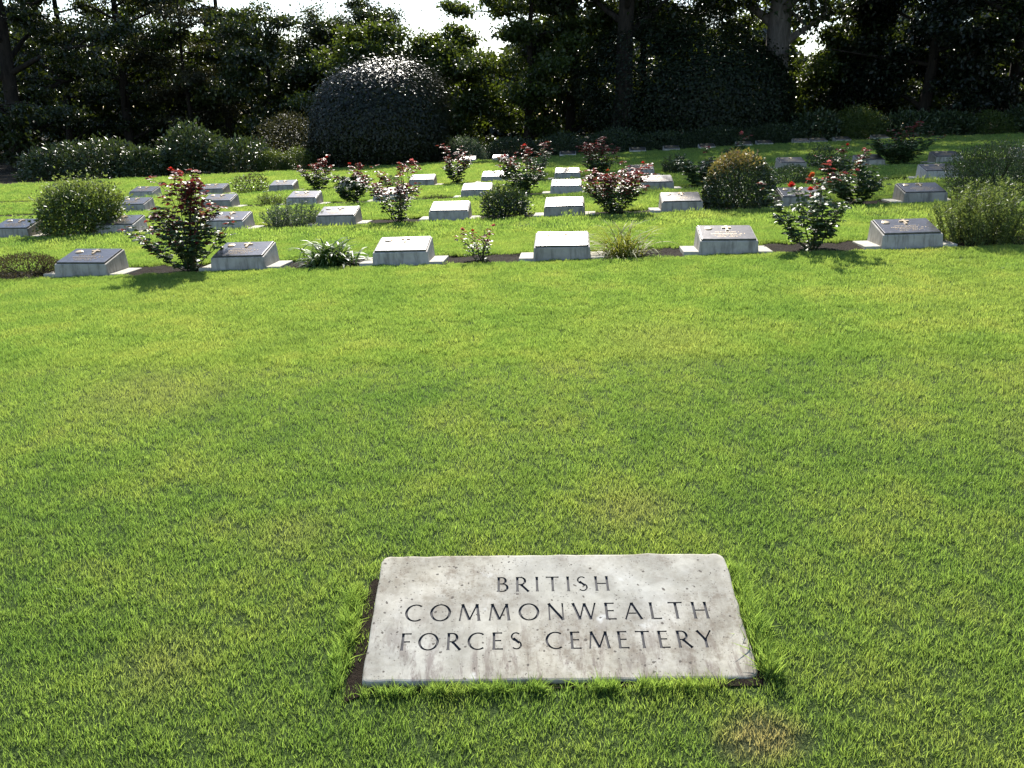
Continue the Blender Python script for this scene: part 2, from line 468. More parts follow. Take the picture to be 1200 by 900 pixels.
# ================================================================== NAME STONE
PW, PD, PT = 1.10, .487, .11
xax = Vector((1.097, .082, .008)).normalized()
dax = Vector((-.012, .467, .138)); dax = (dax - xax * dax.dot(xax)).normalized()
zax = xax.cross(dax)
PC = Vector((-.0185, 2.2555, .055))
PM = Matrix.Translation(PC) @ Matrix((xax, dax, zax)).transposed().to_4x4()

def stroke(p, q, w0, w1=None, flare=1.3):
    w1 = w1 or w0
    p = np.array(p, float); q = np.array(q, float); d = q - p; L = np.linalg.norm(d); d /= L
    s = np.array([-d[1], d[0]]); t = min(.12, L * .25)
    a = [(p, w0 * flare), (p + d * t, w0), (q - d * t, w1), (q, w1 * flare)]
    return [x + s * w / 2 for x, w in a], [x - s * w / 2 for x, w in a]
def arc(cx, cy, rx, ry, a0, a1, th, tk, k=18):
    L, Rr = [], []
    for a in np.radians(np.linspace(a0, a1, k)):
        wd = th + (tk - th) * abs(math.cos(a)) ** 1.5
        L.append(np.array((cx + (rx + wd / 2) * math.cos(a), cy + (ry + wd / 2) * math.sin(a))))
        Rr.append(np.array((cx + (rx - wd / 2) * math.cos(a), cy + (ry - wd / 2) * math.sin(a))))
    return L, Rr
K, T_ = .125, .075
def glyph(c):
    S = stroke
    if c == 'I': return [S((.09, 0), (.09, 1), K)], .18
    if c == 'T': return [S((.33, 0), (.33, .96), K), S((0, .965), (.66, .965), T_)], .66
    if c == 'H': return [S((.1, 0), (.1, 1), K), S((.66, 0), (.66, 1), K), S((.12, .5), (.64, .5), T_, flare=1)], .76
    if c == 'B': return [S((.1, 0), (.1, 1), K), S((.08, .965), (.27, .965), T_, flare=1), S((.1, .53), (.3, .53), T_, flare=1), S((.08, .035), (.3, .035), T_, flare=1),
                         arc(.26, .747, .19, .217, -92, 92, T_, K), arc(.29, .282, .25, .247, -92, 92, T_, K)], .58
    if c == 'R': return [S((.1, 0), (.1, 1), K), S((.08, .965), (.28, .965), T_, flare=1), S((.1, .48), (.28, .48), T_, flare=1),
                         arc(.27, .722, .22, .242, -92, 92, T_, K), S((.29, .47), (.66, 0), K)], .64
    if c == 'E': return [S((.1, 0), (.1, 1), K), S((.08, .965), (.48, .965), T_), S((.1, .52), (.44, .52), T_), S((.08, .035), (.52, .035), T_)], .52
    if c == 'F': return [S((.1, 0), (.1, 1), K), S((.08, .965), (.48, .965), T_), S((.1, .5), (.44, .5), T_)], .48
    if c == 'L': return [S((.1, 0), (.1, 1), K), S((.08, .035), (.52, .035), T_)], .52
    if c == 'C': return [arc(.47, .5, .42, .475, 52, 308, T_, K, 26)], .76
    if c == 'O': return [arc(.47, .5, .42, .475, 0, 180, T_, K, 20), arc(.47, .5, .42, .475, 180, 360, T_, K, 20)], .94
    if c == 'S': return [arc(.25, .74, .2, .225, 40, 262, T_, T_ * 1.1, 16), S((.13, .66), (.40, .37), K, K, 1.0), arc(.27, .265, .21, .23, -140, 62, T_, T_ * 1.1, 16)], .5
    if c == 'N': return [S((.08, 0), (.08, 1), T_), S((.06, .99), (.7, .01), K), S((.7, 0), (.7, 1), T_)], .78
    if c == 'M': return [S((.04, 0), (.15, 1), T_), S((.14, 1), (.48, .06), K), S((.48, .06), (.82, 1), T_), S((.81, 1), (.92, 0), K)], .98
    if c == 'W': return [S((.02, 1), (.3, .02), K), S((.3, .02), (.54, .98), T_), S((.54, .98), (.8, .02), K), S((.8, .02), (1.05, 1), T_)], 1.06
    if c == 'A': return [S((.03, 0), (.38, .99), T_), S((.38, .99), (.76, 0), K), S((.18, .36), (.6, .36), T_, flare=1)], .78
    if c == 'Y': return [S((.02, 1), (.34, .46), K), S((.34, .46), (.66, 1), T_), S((.34, 0), (.34, .5), K)], .68
    return [], .42

LINES = [('BRITISH', -.180, .168, .083, .061), ('COMMONWEALTH', -.452, .453, -.030, .065), ('FORCES CEMETERY', -.456, .444, -.136, .062)]
cutV, cutF, inlays = [], [], []
nv = 0
rg = random.Random(5)
for text, u0, u1, v0, hgt in LINES:
    G_ = [glyph(c) for c in text]
    tot = sum(g[1] for g in G_) * hgt
    gap = ((u1 - u0) - tot) / (len(text) - 1)
    u = u0
    for c, (sts, wd) in zip(text, G_):
        iv, fi, m = [], [], 0
        for si, (A, B) in enumerate(sts):
            A = [np.array((u + a[0] * hgt, v0 + a[1] * hgt)) for a in A]
            B = [np.array((u + b[0] * hgt, v0 + b[1] * hgt)) for b in B]
            k = len(A); jig = si * .00021
            for zz, sh, Vl in ((.004, 0.0, cutV), (-.0062 - jig, .10, cutV)):
                for a, b in zip(A, B):
                    c_ = (a + b) / 2
                    pa, pb = a + (c_ - a) * sh, b + (c_ - b) * sh
                    Vl.append((pa[0], pa[1], zz)); Vl.append((pb[0], pb[1], zz))
            for j in range(k - 1):
                t0, b0 = nv + 2 * j, nv + 2 * k + 2 * j
                cutF += [(t0, t0 + 1, t0 + 3, t0 + 2), (b0, b0 + 2, b0 + 3, b0 + 1), (t0, t0 + 2, b0 + 2, b0), (t0 + 1, b0 + 1, b0 + 3, t0 + 3)]
            e0, e1 = nv, nv + 2 * k
            cutF += [(e0, e1, e1 + 1, e0 + 1), (e0 + 2 * k - 2, e0 + 2 * k - 1, e1 + 2 * k - 1, e1 + 2 * k - 2)]
            nv += 4 * k
            for a, b in zip(A, B):
                c_ = (a + b) / 2
                pa, pb = a + (c_ - a) * .10, b + (c_ - b) * .10
                for z_ in (-.0042 - jig, -.0058 - jig):
                    iv.append((pa[0], pa[1], z_)); iv.append((pb[0], pb[1], z_))
            for j in range(k - 1):
                o = m + 4 * j
                fi += [(o, o + 1, o + 5, o + 4), (o + 2, o + 6, o + 7, o + 3), (o, o + 4, o + 6, o + 2), (o + 1, o + 3, o + 7, o + 5)]
            m += 4 * k
        if iv: inlays.append((iv, fi))
        u += wd * hgt + gap

stone = empty('name_stone', PC); stone.matrix_world = PM
tag(stone, 'flat pale name stone carved BRITISH COMMONWEALTH FORCES CEMETERY, set in the near lawn', 'stone plaque')
# slab: rounded, slightly worn outline with an eased top edge
out = []
rg = np.random.default_rng(3)
for (cx, cy, rr, a0) in ((PW / 2, PD / 2, .03, 0), (-PW / 2, PD / 2, .028, 90), (-PW / 2, -PD / 2, .010, 180), (PW / 2, -PD / 2, .034, 270)):
    sx, sy = (1 if cx > 0 else -1), (1 if cy > 0 else -1)
    for a in np.radians(np.linspace(a0, a0 + 90, 7)):
        out.append((cx - sx * rr + rr * math.cos(a), cy - sy * rr + rr * math.sin(a)))
    # points along the next side, a little uneven
    nxt = {0: 14, 90: 8, 180: 18, 270: 8}[a0]
    if a0 == 0: side = [(PW / 2 - .05 - t * (PW - .1), PD / 2) for t in np.linspace(0, 1, 22)]
    elif a0 == 90: side = [(-PW / 2, PD / 2 - .05 - t * (PD - .08)) for t in np.linspace(0, 1, 10)]
    elif a0 == 180: side = [(-PW / 2 + .03 + t * (PW - .09), -PD / 2) for t in np.linspace(0, 1, 22)]
    else: side = [(PW / 2, -PD / 2 + .06 + t * (PD - .11)) for t in np.linspace(0, 1, 10)]
    out += [(x + rg.normal(0, .0014), y + rg.normal(0, .0014)) for x, y in side]
out = np.array(out); n = len(out)
rings = []
for z_, ins in ((-PT, 0.), (-.010, 0.), (-.004, .002), (-.0012, .005), (0., .010)):
    c = out * (1 - ins / np.array([PW / 2, PD / 2]))
    rings.append(np.column_stack([c, np.full(n, z_)]))
V = np.concatenate(rings)
F = []
for r_ in range(4):
    for j in range(n):
        F.append((r_ * n + j, r_ * n + (j + 1) % n, (r_ + 1) * n + (j + 1) % n, (r_ + 1) * n + j))
me = bpy.data.meshes.new('slab')
me.from_pydata([tuple(v) for v in V], [], F + [tuple(range(4 * n, 5 * n)), tuple(range(n - 1, -1, -1))])
me.materials.append(M['stone']); me.materials.append(M['letter'])
cm = bpy.data.meshes.new('cutter'); cm.from_pydata([tuple(map(float, v)) for v in cutV], [], cutF)
cm.materials.append(M['stone']); cm.materials.append(M['letter'])
for p in cm.polygons: p.material_index = 1
import bmesh
for x_ in (me, cm):
    b_ = bmesh.new(); b_.from_mesh(x_); bmesh.ops.recalc_face_normals(b_, faces=b_.faces); b_.to_mesh(x_); b_.free()
slab = link('slab', me, None, stone)
cut = bpy.data.objects.new('cutter', cm); COL.objects.link(cut); cut.parent = stone
bpy.context.view_layer.update()
md = slab.modifiers.new('carve', 'BOOLEAN'); md.operation = 'DIFFERENCE'; md.object = cut; md.solver = 'EXACT'; md.use_self = True
md.material_mode = 'INDEX'
bpy.context.view_layer.update()
ev = slab.evaluated_get(bpy.context.evaluated_depsgraph_get())
carved = bpy.data.meshes.new_from_object(ev)
slab.modifiers.clear()
if len(carved.polygons) > 400: slab.data = carved
bpy.data.objects.remove(cut)
for iv, fi in inlays:
    lm = bpy.data.meshes.new('letter'); lm.from_pydata([tuple(map(float, v)) for v in iv], [], fi)
    link('letter', lm, M['letter'], stone)

# bare soil gap, widest on the stone's left; front right widening paints the shade there
V, F = [], []
oc = out * np.array([1, 1])
for j, (x, y) in enumerate(oc):
    wid = .012 + (.030 if x < -PW / 2 + .02 else 0) + (.012 if (x > PW / 2 - .12 and y < -PD / 2 + .02) else 0) + abs(rg.normal(0, .004))
    d = np.array([x / PW, y / PD]); d /= np.linalg.norm(d)
    sgn = np.array([np.sign(x) if abs(x) > PW / 2 - .04 else 0, np.sign(y) if abs(y) > PD / 2 - .04 else 0])
    for q in ((x * .93, y * .93), (x + sgn[0] * wid, y + sgn[1] * wid)):
        p = PM @ Vector((q[0], q[1], 0))
        V.append((p.x, p.y, float(G(p.x, p.y)) + .004))
m = len(oc)
for j in range(m):
    k2 = (j + 1) % m
    F.append((2 * j, 2 * j + 1, 2 * k2 + 1, 2 * k2))
tag(link('soil_shade_edge', np_mesh('soil_shade_edge', np.array(V), np.array(F)), M['soil']), kind='structure')

# ================================================================== GRASS
def tuft_mesh(name, nb, rad, h, wd, seed, lean=.5):
    rg = np.random.default_rng(seed)
    a = rg.uniform(0, 2 * np.pi, nb); r = rad * np.sqrt(rg.uniform(0, 1, nb))
    P = np.column_stack([r * np.cos(a), r * np.sin(a), np.full(nb, -.004)])
    b = rg.uniform(0, 2 * np.pi, nb); ln = np.abs(rg.normal(0, lean, nb))
    D = unit(np.column_stack([np.cos(b) * ln, np.sin(b) * ln, np.ones(nb)]))
    H = (h * rg.uniform(.55, 1.15, nb))[:, None]
    Wd = (wd * rg.uniform(.7, 1.2, nb))[:, None]
    s = rg.uniform(0, 2 * np.pi, nb); S = unit(np.cross(D, np.column_stack([np.cos(s), np.sin(s), np.zeros(nb)])))
    bend = unit(np.column_stack([np.cos(b), np.sin(b), -.3 * np.ones(nb)])) * H * rg.uniform(.05, .32, nb)[:, None]
    V = np.stack([P - S * Wd / 2, P + S * Wd / 2, P + D * H * .55 - S * Wd * .42 + bend * .25, P + D * H * .55 + S * Wd * .42 + bend * .25, P + D * H + bend], 1)
    k = np.arange(nb)[:, None] * 5
    return np_mesh(name, V.reshape(-1, 3), [k + [0, 1, 3, 2], k + [2, 3, 4]])

PROTO = []
def proto(nb, rad, h, wd, seed, lean=.5):
    o = bpy.data.objects.new('grass_tuft', tuft_mesh('grass_tuft', nb, rad, h, wd, seed, lean))
    o.data.materials.append(M['grass'])
    PROTO.append(o)
for s in range(3): proto(62, .040, .0245, .0018, s, .28)           # 0-2 near turf
for s in range(3): proto(170, .088, .027, .0028, 10 + s, .28)      # 3-5 middle distance
for s in range(2): proto(220, .25, .036, .0070, 20 + s, .3)      # 6-7 far
proto(16, .018, .075, .0034, 30, .38)                        # 8 long uncut grass by the stone

rg = np.random.default_rng(11)
def scatter(y0, y1, dens, margin):
    xm = .63 * y1 + margin
    c = 1 / math.sqrt(dens)
    X, Y = np.meshgrid(np.arange(-xm, xm, c), np.arange(y0, y1, c))
    x = (X + rg.uniform(-.55, .55, X.shape) * c).ravel() - np.tan(YAW) * (y0 + y1) / 2; y = (Y + rg.uniform(-.55, .55, X.shape) * c).ravel()
    k = np.abs(x + np.tan(YAW) * y) < .63 * y + margin
    return x[k], y[k]
PMi = PM.inverted()
A3 = np.array(PMi)
def stone_uv(x, y):
    p = np.column_stack([x, y, np.interp(y, [1.9, 2.55], [-.02, .12]), np.ones(len(x))]) @ A3.T
    return p[:, 0], p[:, 1]
pts = []
for (y0, y1, dens, mg, vs, sc, clear) in ((1.2, 3.2, 700, .7, (0, 1, 2), 1.0, .03), (3.2, 5.0, 620, 1.0, (0, 1, 2), 1.05, .03), (4.7, 9.6, 260, 1.6, (3, 4, 5), 1.0, .07), (9.4, 30.5, 34, 2.5, (6, 7), 1.0, .2)):
    for yy in np.arange(y0, y1, 1.0 if y0 < 9 else 3.0):
        y2 = min(yy + (1.0 if y0 < 9 else 3.0), y1)
        x, y = scatter(yy, y2, dens, mg)
        ok = y < edge_y(x) - .1
        for a, b in BED: ok &= ~((y > a - clear * .8) & (y < b + clear * .8))
        u, v = stone_uv(x, y)
        inx = (u > -PW / 2 - .052 + .022 * rg.random(len(u)) - .02 * (v < -.1)) & (u < PW / 2 + .012)
        ok &= ~(inx & (v > -PD / 2 - .008 - .018 * (u > .43)) & (v < PD / 2 + .05))
        ok &= ~((np.hypot(u + .52, v + .27) < .045))
        # the worn bare place right of the stone is thin
        thin = np.hypot((x - .50) / .13, (y - 1.86) / .09) < 1
        ok &= ~(thin & (rg.random(len(x)) < .12))
        x, y = x[ok], y[ok]
        pts.append(np.column_stack([x, y, G(x, y), rg.choice(vs, len(x)), sc * rg.uniform(.8, 1.2, len(x))]))
        if y0 > 9:   # edges of the turf along the beds, with smaller tufts
            pass
# crisp turf lips along both sides of each bed
for k, (a, b) in enumerate(BED):
    for yb, sg in ((a, -1), (b, 1)):
        xm = .63 * yb + 2.2
        n = int(2 * xm * (60 if k else 95))
        x = rg.uniform(-xm, xm, n) - np.tan(YAW) * yb; y = yb + sg * rg.uniform(.0, .2, n)
        pts.append(np.column_stack([x, y, G(x, y), rg.choice((3, 4, 5), n), rg.uniform(.85, 1.2, n) * (.7 if sg < 0 else 1.1)]))
# longer grass the mower misses, beside the stone
for (u0, u1, v0, v1, n, sc) in ((PW / 2 + .012, PW / 2 + .055, -PD / 2, PD / 2 + .02, 130, 1.0), (-PW / 2 - .10, -PW / 2 - .055, -PD / 2, PD / 2, 80, .7),
                               (-PW / 2, PW / 2 - .1, -PD / 2 - .03, -PD / 2 - .012, 150, .62), (-PW / 2, PW / 2, PD / 2 + .05, PD / 2 + .08, 120, .6)):
    u = rg.uniform(u0, u1, n); v = rg.uniform(v0, v1, n)
    wpt = np.column_stack([u, v, np.zeros(n), np.ones(n)]) @ np.array(PM).T
    pts.append(np.column_stack([wpt[:, 0], wpt[:, 1], G(wpt[:, 0], wpt[:, 1]), np.full(n, 8), sc * rg.uniform(.6, 1.2, n)]))
pts = np.concatenate(pts)
gm = bpy.data.meshes.new('lawn_grass')
gm.vertices.add(len(pts)); gm.vertices.foreach_set('co', pts[:, :3].astype(np.float32).ravel())
at = gm.attributes.new('variant', 'INT', 'POINT'); at.data.foreach_set('value', pts[:, 3].astype(np.int32))
at = gm.attributes.new('size', 'FLOAT', 'POINT'); at.data.foreach_set('value', pts[:, 4].astype(np.float32))
at = gm.attributes.new('turn', 'FLOAT_VECTOR', 'POINT')
rot = np.column_stack([rg.normal(0, .10, len(pts)), rg.normal(0, .10, len(pts)), rg.uniform(0, 6.283, len(pts))]).astype(np.float32)
at.data.foreach_set('vector', rot.ravel())
go = link('lawn_grass', gm, M['grass'])
tag(go, 'short mown green grass covering the whole lawn', 'grass', kind='stuff')
ng = bpy.data.node_groups.new('grass_scatter', 'GeometryNodeTree')
ng.interface.new_socket('Geometry', in_out='INPUT', socket_type='NodeSocketGeometry')
ng.interface.new_socket('Geometry', in_out='OUTPUT', socket_type='NodeSocketGeometry')
gi = ng.nodes.new('NodeGroupInput'); gout = ng.nodes.new('NodeGroupOutput'); jn = ng.nodes.new('GeometryNodeJoinGeometry')
def named(nm, ty):
    a = ng.nodes.new('GeometryNodeInputNamedAttribute'); a.data_type = ty; a.inputs[0].default_value = nm
    return a.outputs[0]
nv_, ns_, nr_ = named('variant', 'INT'), named('size', 'FLOAT'), named('turn', 'FLOAT_VECTOR')
e2r = ng.nodes.new('FunctionNodeEulerToRotation'); ng.links.new(nr_, e2r.inputs[0])
for k, o in enumerate(PROTO):
    oi = ng.nodes.new('GeometryNodeObjectInfo'); oi.inputs[0].default_value = o; oi.inputs['As Instance'].default_value = True
    cp = ng.nodes.new('FunctionNodeCompare'); cp.data_type = 'INT'; cp.operation = 'EQUAL'
    ng.links.new(nv_, cp.inputs[2]); cp.inputs[3].default_value = k
    ip = ng.nodes.new('GeometryNodeInstanceOnPoints')
    ng.links.new(gi.outputs[0], ip.inputs['Points']); ng.links.new(cp.outputs[0], ip.inputs['Selection'])
    ng.links.new(oi.outputs['Geometry'], ip.inputs['Instance'])
    ng.links.new(e2r.outputs[0], ip.inputs['Rotation']); ng.links.new(ns_, ip.inputs['Scale'])
    ng.links.new(ip.outputs[0], jn.inputs[0])
ng.links.new(jn.outputs[0], gout.inputs[0])
go.modifiers.new('scatter', 'NODES').node_group = ng

# ================================================================== GRAVE MARKERS
def box8(c):   # c: 8 corners bottom4 + top4
    return np.array(c, float), np.array([(3, 2, 1, 0), (4, 5, 6, 7), (0, 1, 5, 4), (1, 2, 6, 5), (2, 3, 7, 6), (3, 0, 4, 7)])
def bevelled(name, V, F, w_, seg=2):
    b_ = bmesh.new()
    vs = [b_.verts.new(v) for v in V]
    for f in F: b_.faces.new([vs[k] for k in f])
    bmesh.ops.recalc_face_normals(b_, faces=b_.faces)
    bmesh.ops.bevel(b_, geom=list(b_.edges), offset=w_, segments=seg, affect='EDGES', profile=.6)
    me = bpy.data.meshes.new(name); b_.to_mesh(me); b_.free()
    return me
FH, BH, DP = .138, .226, .385
TILT = math.atan2(BH - FH, DP)
def make_marker():
    root = empty('grave_marker')
    V, F = box8([(-.262, 0, -.05), (.262, 0, -.05), (.262, DP + .03, -.05), (-.262, DP + .03, -.05),
                 (-.248, .012, FH), (.248, .012, FH), (.244, DP, BH), (-.244, DP, BH)])
    link('pedestal', bevelled('pedestal', V, F, .006), M['pedestal'], root)
    V, F = box8([(-.385, .03, -.05), (.385, .03, -.05), (.385, .40, -.05), (-.385, .40, -.05),
                 (-.385, .03, .046), (.385, .03, .046), (.385, .40, .046), (-.385, .40, .046)])
    link('base_slab', bevelled('base_slab', V, F, .006), M['slab'], root)
    # bronze plate lying on the sloped top
    t = math.cos(TILT), math.sin(TILT)
    def up(x, s, h): return (x, .012 + s * t[0] - h * t[1], FH + s * t[1] + h * t[0])
    SL = math.hypot(DP - .012, BH - FH)
    V, F = box8([up(-.236, .012, -.002), up(.236, .012, -.002), up(.233, SL - .012, -.002), up(-.233, SL - .012, -.002),
                 up(-.232, .015, .016), up(.232, .015, .016), up(.229, SL - .016, .016), up(-.229, SL - .016, .016)])
    pl = link('bronze_plate', bevelled('bronze_plate', V, F, .003), M['bronze'], root)
    # round badge
    Vb, Fb = [], []
    k = 14
    for h_, rr in ((.014, .034), (.021, .034), (.025, .026), (.026, .010)):
        for a in np.linspace(0, 2 * np.pi, k, endpoint=False):
            Vb.append(up(-.150 + rr * math.cos(a) * (1 + .12 * math.cos(3 * a)), SL * .72 + rr * 1.1 * math.sin(a), h_))
    for r_ in range(3):
        for j in range(k): Fb.append((r_ * k + j, r_ * k + (j + 1) % k, (r_ + 1) * k + (j + 1) % k, (r_ + 1) * k + j))
    me = bpy.data.meshes.new('badge'); me.from_pydata(Vb, [], Fb + [tuple(range(3 * k, 4 * k))])
    link('badge', me, M['gilt'], pl)
    # latin cross with broadened ends
    cr = [(-.011, -.062), (.011, -.062), (.009, .002), (.040, -.002), (.040, .022), (.009, .018), (.013, .052), (-.013, .052), (-.009, .018), (-.040, .022), (-.040, -.002), (-.009, .002)]
    Vc = [up(.012 + x, SL * .74 + y, .014) for x, y in cr] + [up(.012 + x, SL * .74 + y, .025) for x, y in cr]
    k = len(cr)
    me = bpy.data.meshes.new('cross'); me.from_pydata(Vc, [], [tuple(range(k, 2 * k))] + [(j, (j + 1) % k, k + (j + 1) % k, k + j) for j in range(k)])
    link('cross', me, M['gilt'], pl)
    # raised lines of small worn lettering, too fine to read
    rr = random.Random(4)
    Vt, Ft = [], []
    for ln, (s_, wd, hh) in enumerate(((.48, .11, .012), (.37, .15, .015), (.27, .125, .010), (.18, .10, .010))):
        x = -wd + .01
        while x < wd:
            lw = rr.uniform(.006, .011)
            if rr.random() < .86:
                b = len(Vt)
                for h_ in (.014, .0185):
                    Vt += [up(x, SL * s_ - hh / 2, h_), up(x + lw * .62, SL * s_ - hh / 2, h_), up(x + lw * .62, SL * s_ + hh / 2, h_), up(x, SL * s_ + hh / 2, h_)]
                Ft += [(b + 4, b + 5, b + 6, b + 7), (b, b + 1, b + 5, b + 4), (b + 1, b + 2, b + 6, b + 5), (b + 2, b + 3, b + 7, b + 6), (b + 3, b, b + 4, b + 7)]
            x += lw * 1.35
    me = bpy.data.meshes.new('inscription'); me.from_pydata(Vt, [], Ft)
    link('inscription', me, M['gilt'], pl)['kind'] = 'stuff'
    return root
PROTO_M = make_marker(); _used = [False]
rgm = random.Random(8)
def marker(xl, y, label, group, sink=0.0):
    r = PROTO_M if not _used[0] else copy_tree(PROTO_M)
    _used[0] = True
    xc = xl + .25
    r.location = (xc, y + rgm.uniform(-.012, .012), float(G(xc, y + .15)) - .03 - sink)
    r.rotation_euler = (0, rgm.uniform(-.014, .014) - .025, rgm.uniform(-.02, .02))
    tag(r, label, 'grave marker', group)
GM = 'bronze-topped grave markers'
R1 = [(-4.76, 'dark-topped grave marker in the nearest row, just left of the tall red-leaved rose'),
      (-3.27, 'blue-grey-topped grave marker in the nearest row, between the tall red-leaved rose and the strap-leaved clump'),
      (-1.77, 'bright-topped grave marker in the nearest row, between the strap-leaved clump and the small pink rose'),
      (-.32, 'glaring white-topped grave marker in the nearest row, between small pink rose and yellow grass tussock'),
      (1.13, 'grey-plated grave marker in the nearest row, between the yellow grass tussock and the red-flowered rose'),
      (2.68, 'dark-plated grave marker in the nearest row, just left of the pale feathery bush')]
R2 = [(-7.53, 'grave marker at the left picture edge, left of the big rounded green shrub'),
      (-6.10, 'dark-topped grave marker in the second row, between rounded green shrub and tall red-leaved rose'),
      (-4.65, 'blue-topped grave marker in the second row, right behind the tall red-leaved rose'),
      (-3.21, 'pale-topped grave marker in the second row, right of the grey-green feathery shrub'),
      (-1.77, 'white-topped grave marker in the second row, right of the split red-tipped rose'),
      (-.33, 'white-topped grave marker in the second row, left of the wide red-tipped rose bush'),
      (1.11, 'grey-topped grave marker in the second row, left of the golden-tipped round shrub'),
      (2.55, 'shaded grave marker in the second row, right of the golden-tipped round shrub'),
      (3.99, 'shaded dark-plated grave marker in the second row, left of the dark bush at right')]
R3 = [(-7.53, 'dark-topped grave marker in the third row, left behind the tall red-leaved rose'),
      (-6.05, 'blue-topped grave marker in the third row, just right behind the tall red-leaved rose'),
      (-4.63, 'pale-topped grave marker in the third row, left of the dark white-glinting rose'),
      (-3.19, 'white-topped grave marker in the third row, half hidden by the split red-tipped rose'),
      (-1.76, 'white-topped grave marker in the third row, right of the low brown heather'),
      (-.33, 'white-topped grave marker in the third row, directly right of the tall middle rose'),
      (1.11, 'grey-topped grave marker in the third row, right behind the wide red-tipped rose bush'),
      (5.43, 'shaded grave marker in the third row, at far right beside the dark bush')]
R4 = [(-8.92, 'dark-topped grave marker in the fourth row, leftmost, behind the tall red-leaved rose'),
      (-7.45, 'grey-topped grave marker in the fourth row, left of the bronze-green shrub'),
      (-6.02, 'blue-topped grave marker in the fourth row, between bronze-green shrub and pink-tipped rose'),
      (-4.60, 'grave marker in the fourth row, mostly hidden by the dark white-glinting rose'),
      (-3.19, 'white-topped grave marker in the fourth row, behind the red tips of split rose'),
      (-1.76, 'white-topped grave marker in the fourth row, left of the grey-leaved rose'),
      (-.33, 'white-topped grave marker in the fourth row, left of the sunlit rose with dark red tips'),
      (1.09, 'pale-topped grave marker in the fourth row, left of the dark spiky bush'),
      (2.52, 'grave marker in the fourth row, almost hidden behind the golden-tipped round shrub'),
      (3.95, 'shaded grave marker in the fourth row, behind the low dark clipped shrub'),
      (5.39, 'shaded blue-plated grave marker in the fourth row, behind the dark roses'),
      (6.82, 'shaded grave marker in the fourth row, above the third row marker at right'),
      (8.27, 'grave marker in the fourth row, cut by the right picture edge')]
for L, y in ((R1, ROW_Y[0]), (R2, ROW_Y[1]), (R3, ROW_Y[2]), (R4, ROW_Y[3])):
    for x, lb in L: marker(x, y, lb, GM)
FAR = [(547, 'tiny white far grave marker right of the rose, by the far green shrub'), (586, 'tiny bright far grave marker at the lawn edge, left of the grey-leaved rose'),
       (666, 'tiny far grave marker at the lawn edge, left of the dark-red-tipped rose'), (749, 'tiny shaded far grave marker above the fourth row marker beside the spiky bush'),
       (789, 'tiny shaded far grave marker above the dark spiky bush'), (831, 'tiny shaded far grave marker above the dark blue-leaved bush'),
       (875, 'tiny shaded far grave marker behind the pink-flowered rose'), (899, 'tiny shaded far grave marker right of the pink-flowered rose'),
       (942, 'tiny pale far grave marker at the lawn edge, left of a shaded one'), (963, 'tiny shaded far grave marker between two pale ones'),
       (991, 'tiny pale far grave marker, right of the shaded one at the lawn edge'), (1035, 'tiny far grave marker behind the large dark rose at right')]
for px, lb in FAR:
    y = 28.0
    for _ in range(8): x = along(px, y); y = float(edge_y(np.array(x))) - .55
    marker(x - .25, y, lb, 'far grave markers along the lawn edge', .04)

# ================================================================== PLANTS OF THE BEDS
def plant_root(name, px, row, label, cat, group=None, dy=.18):
    y = ROW_Y[row - 1] + dy
    x = along(px, y)
    r = empty(name, (x, y, float(G(x, y)) - .05))
    return tag(r, label, cat, group)

def rosette(name, c, rad, mat, parent, rg):
    k = 16
    a = rg.uniform(0, 6.283, k); e = rg.uniform(.1, 1.4, k)
    D = np.column_stack([np.cos(a) * np.cos(e), np.sin(a) * np.cos(e), np.sin(e)])
    Nn = np.column_stack([-np.cos(a) * np.sin(e), -np.sin(a) * np.sin(e), np.cos(e)])
    me = leaf_mesh(name, np.repeat(np.array(c)[None], k, 0), D, Nn, rad * rg.uniform(.7, 1.1, k), rad * .95, .3, True, -.2)
    link(name, me, mat, parent)

